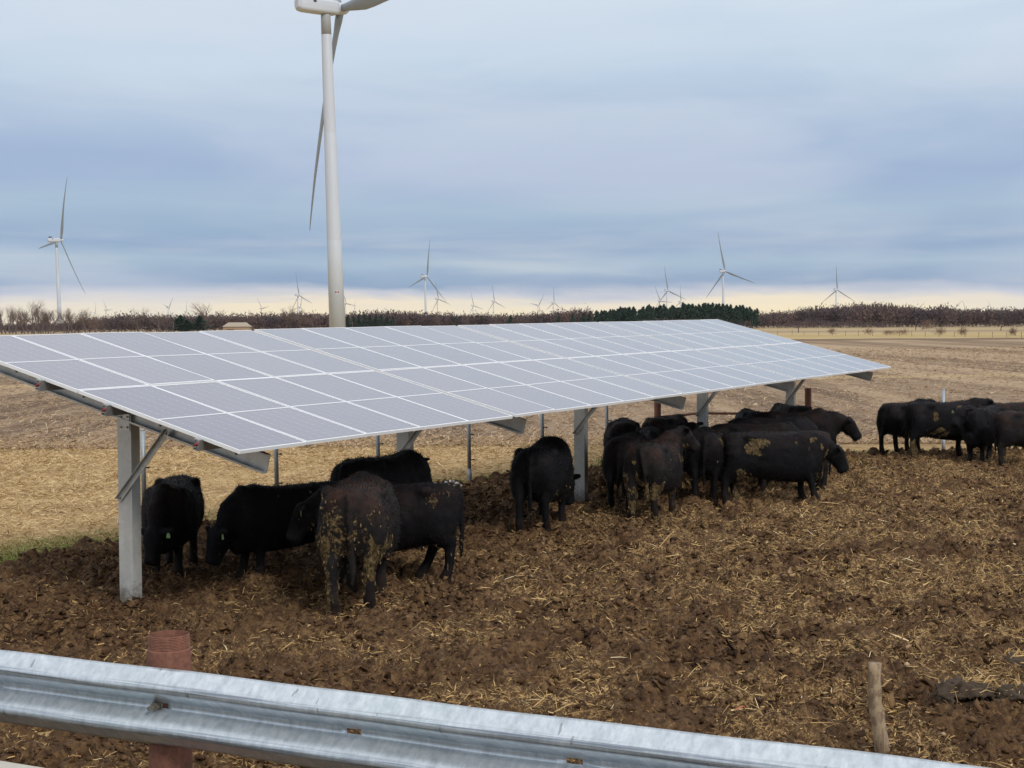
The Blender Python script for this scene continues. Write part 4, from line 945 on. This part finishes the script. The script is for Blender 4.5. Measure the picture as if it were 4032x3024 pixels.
    me = mb.mesh('cow_src'); o = bpy.data.objects.new('cow_src', me); COL.objects.link(o)
    rm = o.modifiers.new('r', 'REMESH'); rm.mode = 'VOXEL'; rm.voxel_size = voxel
    sm = o.modifiers.new('s', 'SMOOTH'); sm.factor = .5; sm.iterations = 5
    dg = bpy.context.evaluated_depsgraph_get(); out = bpy.data.meshes.new_from_object(o.evaluated_get(dg)); bpy.data.objects.remove(o); bpy.data.meshes.remove(me)
    eyes = [(poll+hd*.135+side*(s*.140)+up*(-.04), side*s) for s in (1, -1)]
    return out, ears, eyes, (poll, hd, side, up)
def cow(X, Y, phi, scale, label, pose='graze', yaw=0.0, legs=(0, 0, 0, 0), fat=1.0, hump=0.0, tail=0.0, brown=.3, manure=.3, hide=None, tagc=None, hair=3500, crust=60, voxel=.028, seed=0, group=None, hair_tint=0.0):
    me, ears, eyes, hp = cow_body(seed, pose, yaw, legs, fat, hump, tail, voxel); me.name = 'body'
    r = np.random.default_rng(seed+100); n = len(me.vertices); co = np.empty(n*3, np.float32); me.vertices.foreach_get('co', co); co = co.reshape(-1, 3); no = np.empty(n*3, np.float32); me.vertices.foreach_get('normal', no); no = no.reshape(-1, 3)
    x, y, z = co[:, 0], co[:, 1], co[:, 2]
    # shaggy, slightly lumpy coat
    f1 = fbm(x*6+seed, z*6+y*4, 3, 3)-.5; f2 = fbm(x*22+y*9, z*16+y*20+seed, 5, 2)-.5
    body_w = np.clip((z-.45)/.2, .25, 1); co += no*((f1*.030+f2*.012)*body_w)[:, None]; me.vertices.foreach_set('co', co.ravel())
    low = np.clip((.80-z)/.22, 0, 1); rear = np.clip((-.15-x)/.4, 0, 1); inner = np.clip((.62-z)/.3, 0, 1)
    outer = np.clip((np.abs(y)-.19)/.06, 0, 1)
    pn = fbm(x*3.1+seed*3, z*2.2+np.abs(y)*2+seed, 11, 3); pq = fbm(y*9+x*7+seed*5, z*4.2+seed, 23, 3)
    mn = manure*(np.clip(rear*low*1.7*outer+.55*inner*(pn > .42)+.25*np.clip((-.66-x)/.1, 0, 1)*np.clip((1.10-z)/.15, 0, 1), 0, 1.2))*np.clip((pn-.40)*4.5, 0, 1.25)
    mn = mn*np.clip((pq-.40)*6, .0, 1)+manure*.95*np.clip((pn*.6+pq*.4-.56)*7, 0, 1)*(z < 1.16)*np.where(x < -.6, .75, 1)
    bn = brown*np.clip(.12+1.0*np.clip((z-.85)/.35, 0, 1)*(fbm(x*2+seed, y*3, 19, 3) > .42)+.2*f1, 0, 1)
    if manure > .7: mn = np.clip(mn*1.5+.42*np.clip((pq-.47)*7, 0, 1)*np.clip((1.12-z)/.2, 0, 1)*np.clip((.15-x)/.3, 0, 1)*np.clip((pn-.34)*6, 0, 1), 0, 1)
    attr(me, 'manure', np.clip(mn, 0, 1)); attr(me, 'brown', np.clip(bn, 0, 1)); me.materials.append(hide or M_hide)
    me.polygons.foreach_set('use_smooth', np.ones(len(me.polygons), bool)); me.update()
    g = float(yard_h(np.array([X]), np.array([Y]))[0])
    root = link(bpy.data.objects.new('beef_cow', None)); root.empty_display_size = .2; root.location = (X, Y, .06); root.rotation_euler = (0, 0, R_(phi)); root.scale = (scale,)*3
    tag(root, label, 'cow', group); link(bpy.data.objects.new('body', me), root)
    # coat hair
    k = r.choice(n, int(hair*1.6), p=None); k = k[(z[k] > .42)]; m = len(k); P = co[k]+r.normal(0, .006, (m, 3)); N = no[k]
    dirn = N*.55+np.stack([np.full(m, -.45), np.zeros(m), np.full(m, -.35)], -1)+r.normal(0, .25, (m, 3)); topm = np.clip((z[k]-1.15)/.08, 0, 1)[:, None]; dirn = dirn*(1-topm)+topm*(N*.9+np.stack([np.full(m, -.4), np.zeros(m), np.zeros(m)], -1)+r.normal(0, .3, (m, 3)))
    dirn /= np.linalg.norm(dirn, axis=1)[:, None]; W = np.cross(dirn, r.normal(size=(m, 3))); W /= np.linalg.norm(W, axis=1)[:, None]; L_ = r.uniform(.018, .055, m)[:, None]
    V = np.stack([P-W*.0030, P+W*.0030, P+dirn*L_], 1).reshape(-1, 3); hm = mesh_np('coat_hair', V, np.arange(3*m).reshape(-1, 3), M_hair); attr(hm, 'tint', np.repeat(np.clip(r.beta(2, 4, m)*.7+bn[k]*.7*r.random(m)+hair_tint, 0, 1), 3)); stuff(link(bpy.data.objects.new('coat_hair', hm), root))  # per-animal offset turns all of its coat hair browner
    # dried manure plates hanging in the coat
    if crust:
        pr = np.clip(mn, 0, 1)**2*(z > .12)*(1-np.clip((x-.1)/.6, 0, .9)); s_ = pr.sum()
        if s_ > 0:
            k = r.choice(n, crust, p=pr/s_); P = co[k]+no[k]*.008; a = r.uniform(.007, .017, crust)
            Vv = IV[None]*(1+r.uniform(-.3, .3, (crust, 12, 1)))*np.stack([a*.62, a*.62, a*1.7], -1)[:, None]; Vv = Vv+P[:, None]; Ff = (IF[None]+(np.arange(crust)*12)[:, None, None]).reshape(-1, 3)
            cm = mesh_np('manure_crust', Vv.reshape(-1, 3), Ff, M_crust); attr(cm, 'tint', np.repeat(r.beta(2, 2.2, crust), 12)); stuff(link(bpy.data.objects.new('manure_crust', cm), root))
    if pose != 'graze' or True:
        for p, d in eyes:
            eb = MB(); bm_ = [p+Vector(q)*.017 for q in IV.tolist()]; eb.add(bm_, IF.tolist()); eb.obj('eye', M_eye, root, True)
    if tagc is not None:
        for which, mt in tagc:
            p, d, u = ears[which]; q = p+Vector((0, 0, -.035)); b3 = Matrix((u, d.cross(u), d)).transposed(); nrm_ = (u if True else d)
            tb = MB(); hd = hp[1]; sd_ = hp[2]; B3 = Matrix((sd_, hp[3], hd)).transposed()
            # tapered tag hanging below the ear, facing forward
            fwd = Vector((hd.x, hd.y, 0)).normalized() if abs(hd.z) < .85 else Vector((hp[3].x, hp[3].y, 0)).normalized()
            sdv = Vector((0, 0, 1)).cross(fwd).normalized(); c_ = q+fwd*.035
            prof = [(-.012, .01), (.012, .01), (.028, -.03), (.028, -.062), (-.028, -.062), (-.028, -.03)]
            va_ = [c_+sdv*a+Vector((0, 0, b))-fwd*.002 for a, b in prof]+[c_+sdv*a+Vector((0, 0, b))+fwd*.002 for a, b in prof]
            tb.add(va_, [tuple(range(5, -1, -1)), tuple(range(6, 12))]+[(k, (k+1) % 6, 6+(k+1) % 6, 6+k) for k in range(6)]); tb.obj('ear_tag', mt, root)
    return root
GY, WT = M_eartag, M_eartagw
cow(-4.38, 20.0, -87, 0.9, 'black cow facing out with lowered head beside the first canopy post', 'graze', R_(-16), (0, .05, .05, -.06), 1.06, .0, 0, .75, .12, None, [(0, GY)], 5000, 30, .024, 1)
cow(-2.75, 19.5, -150, 0.89, 'pure black cow with head down beside the cow at the first post', 'graze', R_(10), (.08, -.10, .0, .14), 1.0, .02, 0, .08, .16, None, [(0, GY)], 4500, 40, .024, 2)
cow(-1.74, 17.48, 89, 1.08, 'dusty brown-black cow showing its mud-caked rump and hanging tail', 'graze', R_(48), (-.08, .02, .16, 0), 1.10, .0, -.03, .90, .62, M_hidebrown, None, 4500, 190, .022, 3, hair_tint=.08)
cow(-1.42, 18.93, 178, 0.93, 'grey-brown cow with muddy tail behind the mud-caked rump', 'mid', R_(14), (.0, .34, .1, -.1), 1.02, .0, .05, .35, .60, None, [(0, GY)], 5000, 160, .024, 4)
cow(-1.80, 21.2, 60, 1.05, 'solid black cow behind the herd with shaggy back before the second post', 'low', R_(58), (0, .1, 0, .1), 1.0, .02, 0, .05, .05, None, None, 5000, 0, .026, 5)
cow(.46, 23.85, 76, 0.99, 'shaggy solid black cow standing alone between two canopy posts', 'graze', R_(-25), (-.12, .10, .12, .05), 1.12, .10, 0, .06, .12, None, None, 6500, 30, .024, 6)
cow(2.28, 25.05, 70, 0.96, 'brownish cow with heavily caked thighs and tail, head raised', 'up', R_(-48), (-.08, .04, .1, 0), 1.10, .0, -.10, .85, 1.0, M_hidebrown, None, 5500, 260, .024, 7, hair_tint=.08)
cow(1.98, 26.85, 75, 0.94, 'black cow half hidden behind the heavily caked cow', 'graze', 0, (0, 0, 0, 0), 1.02, 0, 0, .45, .2, None, None, 3000, 20, .03, 8)
cow(2.22, 31.0, 87, 0.94, 'black cow with rounded rump turned out near a grey fence pipe', 'graze', 0, (0, 0, 0, 0), 1.12, 0, 0, .5, .4, None, None, 3000, 60, .03, 9)
cow(3.22, 32.6, 62, 0.92, 'rust-tinged brown cow in front of the rusty fence post', 'graze', 0, (0, 0, 0, 0), 1.1, 0, .03, 1.0, .2, M_hidebrown, None, 3000, 20, .03, 10, hair_tint=.1)
cow(2.62, 29.3, -93, 0.9, 'black cow facing out with two white ear tags', 'low', R_(2), (0, 0, 0, 0), 1, 0, 0, .2, .05, None, [(0, WT), (1, WT)], 2500, 0, .03, 11)
cow(3.36, 30.25, -94, 0.86, 'black cow facing out with its ear spread before the fourth post', 'up', R_(20), (0, 0, 0, 0), 1, 0, 0, .05, .0, None, None, 2500, 0, .03, 12)
cow(3.42, 27.65, 83, 0.96, 'bluish black cow with one caked hind leg seen from the rear', 'graze', R_(-20), (-.05, .12, 0, 0), 1.10, 0, .02, .25, .75, None, None, 4500, 150, .026, 13)
cow(4.50, 27.15, 1, 0.95, 'muddy black cow walking side-on with its head carried low', 'mid', R_(-4), (.06, -.18, .04, .22), 1.0, 0, 0, .25, .95, None, None, 5000, 170, .024, 14)
cow(5.12, 28.72, 180, 0.88, 'brownish cow with light mud on its back behind the walking cow', 'graze', 0, (0, 0, 0, 0), 1.05, 0, 0, .75, .65, M_hidebrown, None, 3500, 80, .03, 15, hair_tint=.06)
cow(4.62, 30.0, 4, 0.93, 'black cow standing between the brownish cow and the fourth post', 'graze', 0, (0, 0, 0, 0), 1, 0, 0, .35, .1, None, None, 3000, 0, .03, 16)
cow(5.15, 31.35, 6, 0.95, 'long-backed black cow standing in front of the large high-shouldered cow', 'graze', 0, (0, 0, 0, 0), 1, 0, 0, .2, .1, None, None, 3000, 0, .03, 17)
cow(5.85, 32.65, 0, 0.98, 'large black high-shouldered cow with its head in profile', 'low', R_(-8), (0, .1, .1, -.05), 1.05, .075, 0, .55, .4, None, None, 5000, 80, .026, 18)
cow(5.30, 34.4, 92, 0.93, 'black cow seen between the fourth and fifth canopy posts', 'graze', 0, (0, 0, 0, 0), 1, 0, 0, .1, .1, None, None, 2500, 0, .032, 19)
cow(6.45, 35.8, 105, 0.96, 'muddy cow against the rusty post behind the high-shouldered cow', 'graze', 0, (0, 0, 0, 0), 1, 0, 0, .6, .7, M_hidebrown, None, 2500, 40, .032, 20)
cow(9.32, 37.2, 48, 0.94, 'black cow with a long hanging tail at the outside of the group', 'level', R_(-30), (-.05, .12, 0, 0), 1.0, 0, .08, .2, .45, None, None, 3500, 60, .028, 21)
cow(9.95, 36.1, 16, 1.0, 'black cow with a thickly mud-coated hind leg', 'level', R_(-10), (.12, -.14, 0, .1), 1.02, 0, .06, .2, .85, None, None, 4000, 160, .026, 22)
cow(10.62, 34.85, -128, 0.95, 'bluish black cow facing out with a green ear tag', 'level', R_(-18), (0, 0, .05, -.05), 1.05, 0, 0, .1, .2, None, [(1, GY)], 4000, 20, .028, 23)
cow(11.22, 33.55, 2, 0.93, 'plump brown-backed cow in front of the group by the open end', 'graze', 0, (.05, -.1, -.1, .1), 1.15, 0, 0, .8, .25, M_hidebrown, None, 4500, 30, .026, 24, hair_tint=.05)
cow(11.95, 37.2, 176, 0.93, 'brown-tinged cow with straw on its back behind the group', 'level', 0, (0, 0, 0, 0), 1.05, 0, 0, .8, .3, M_hidebrown, None, 3000, 20, .03, 25)
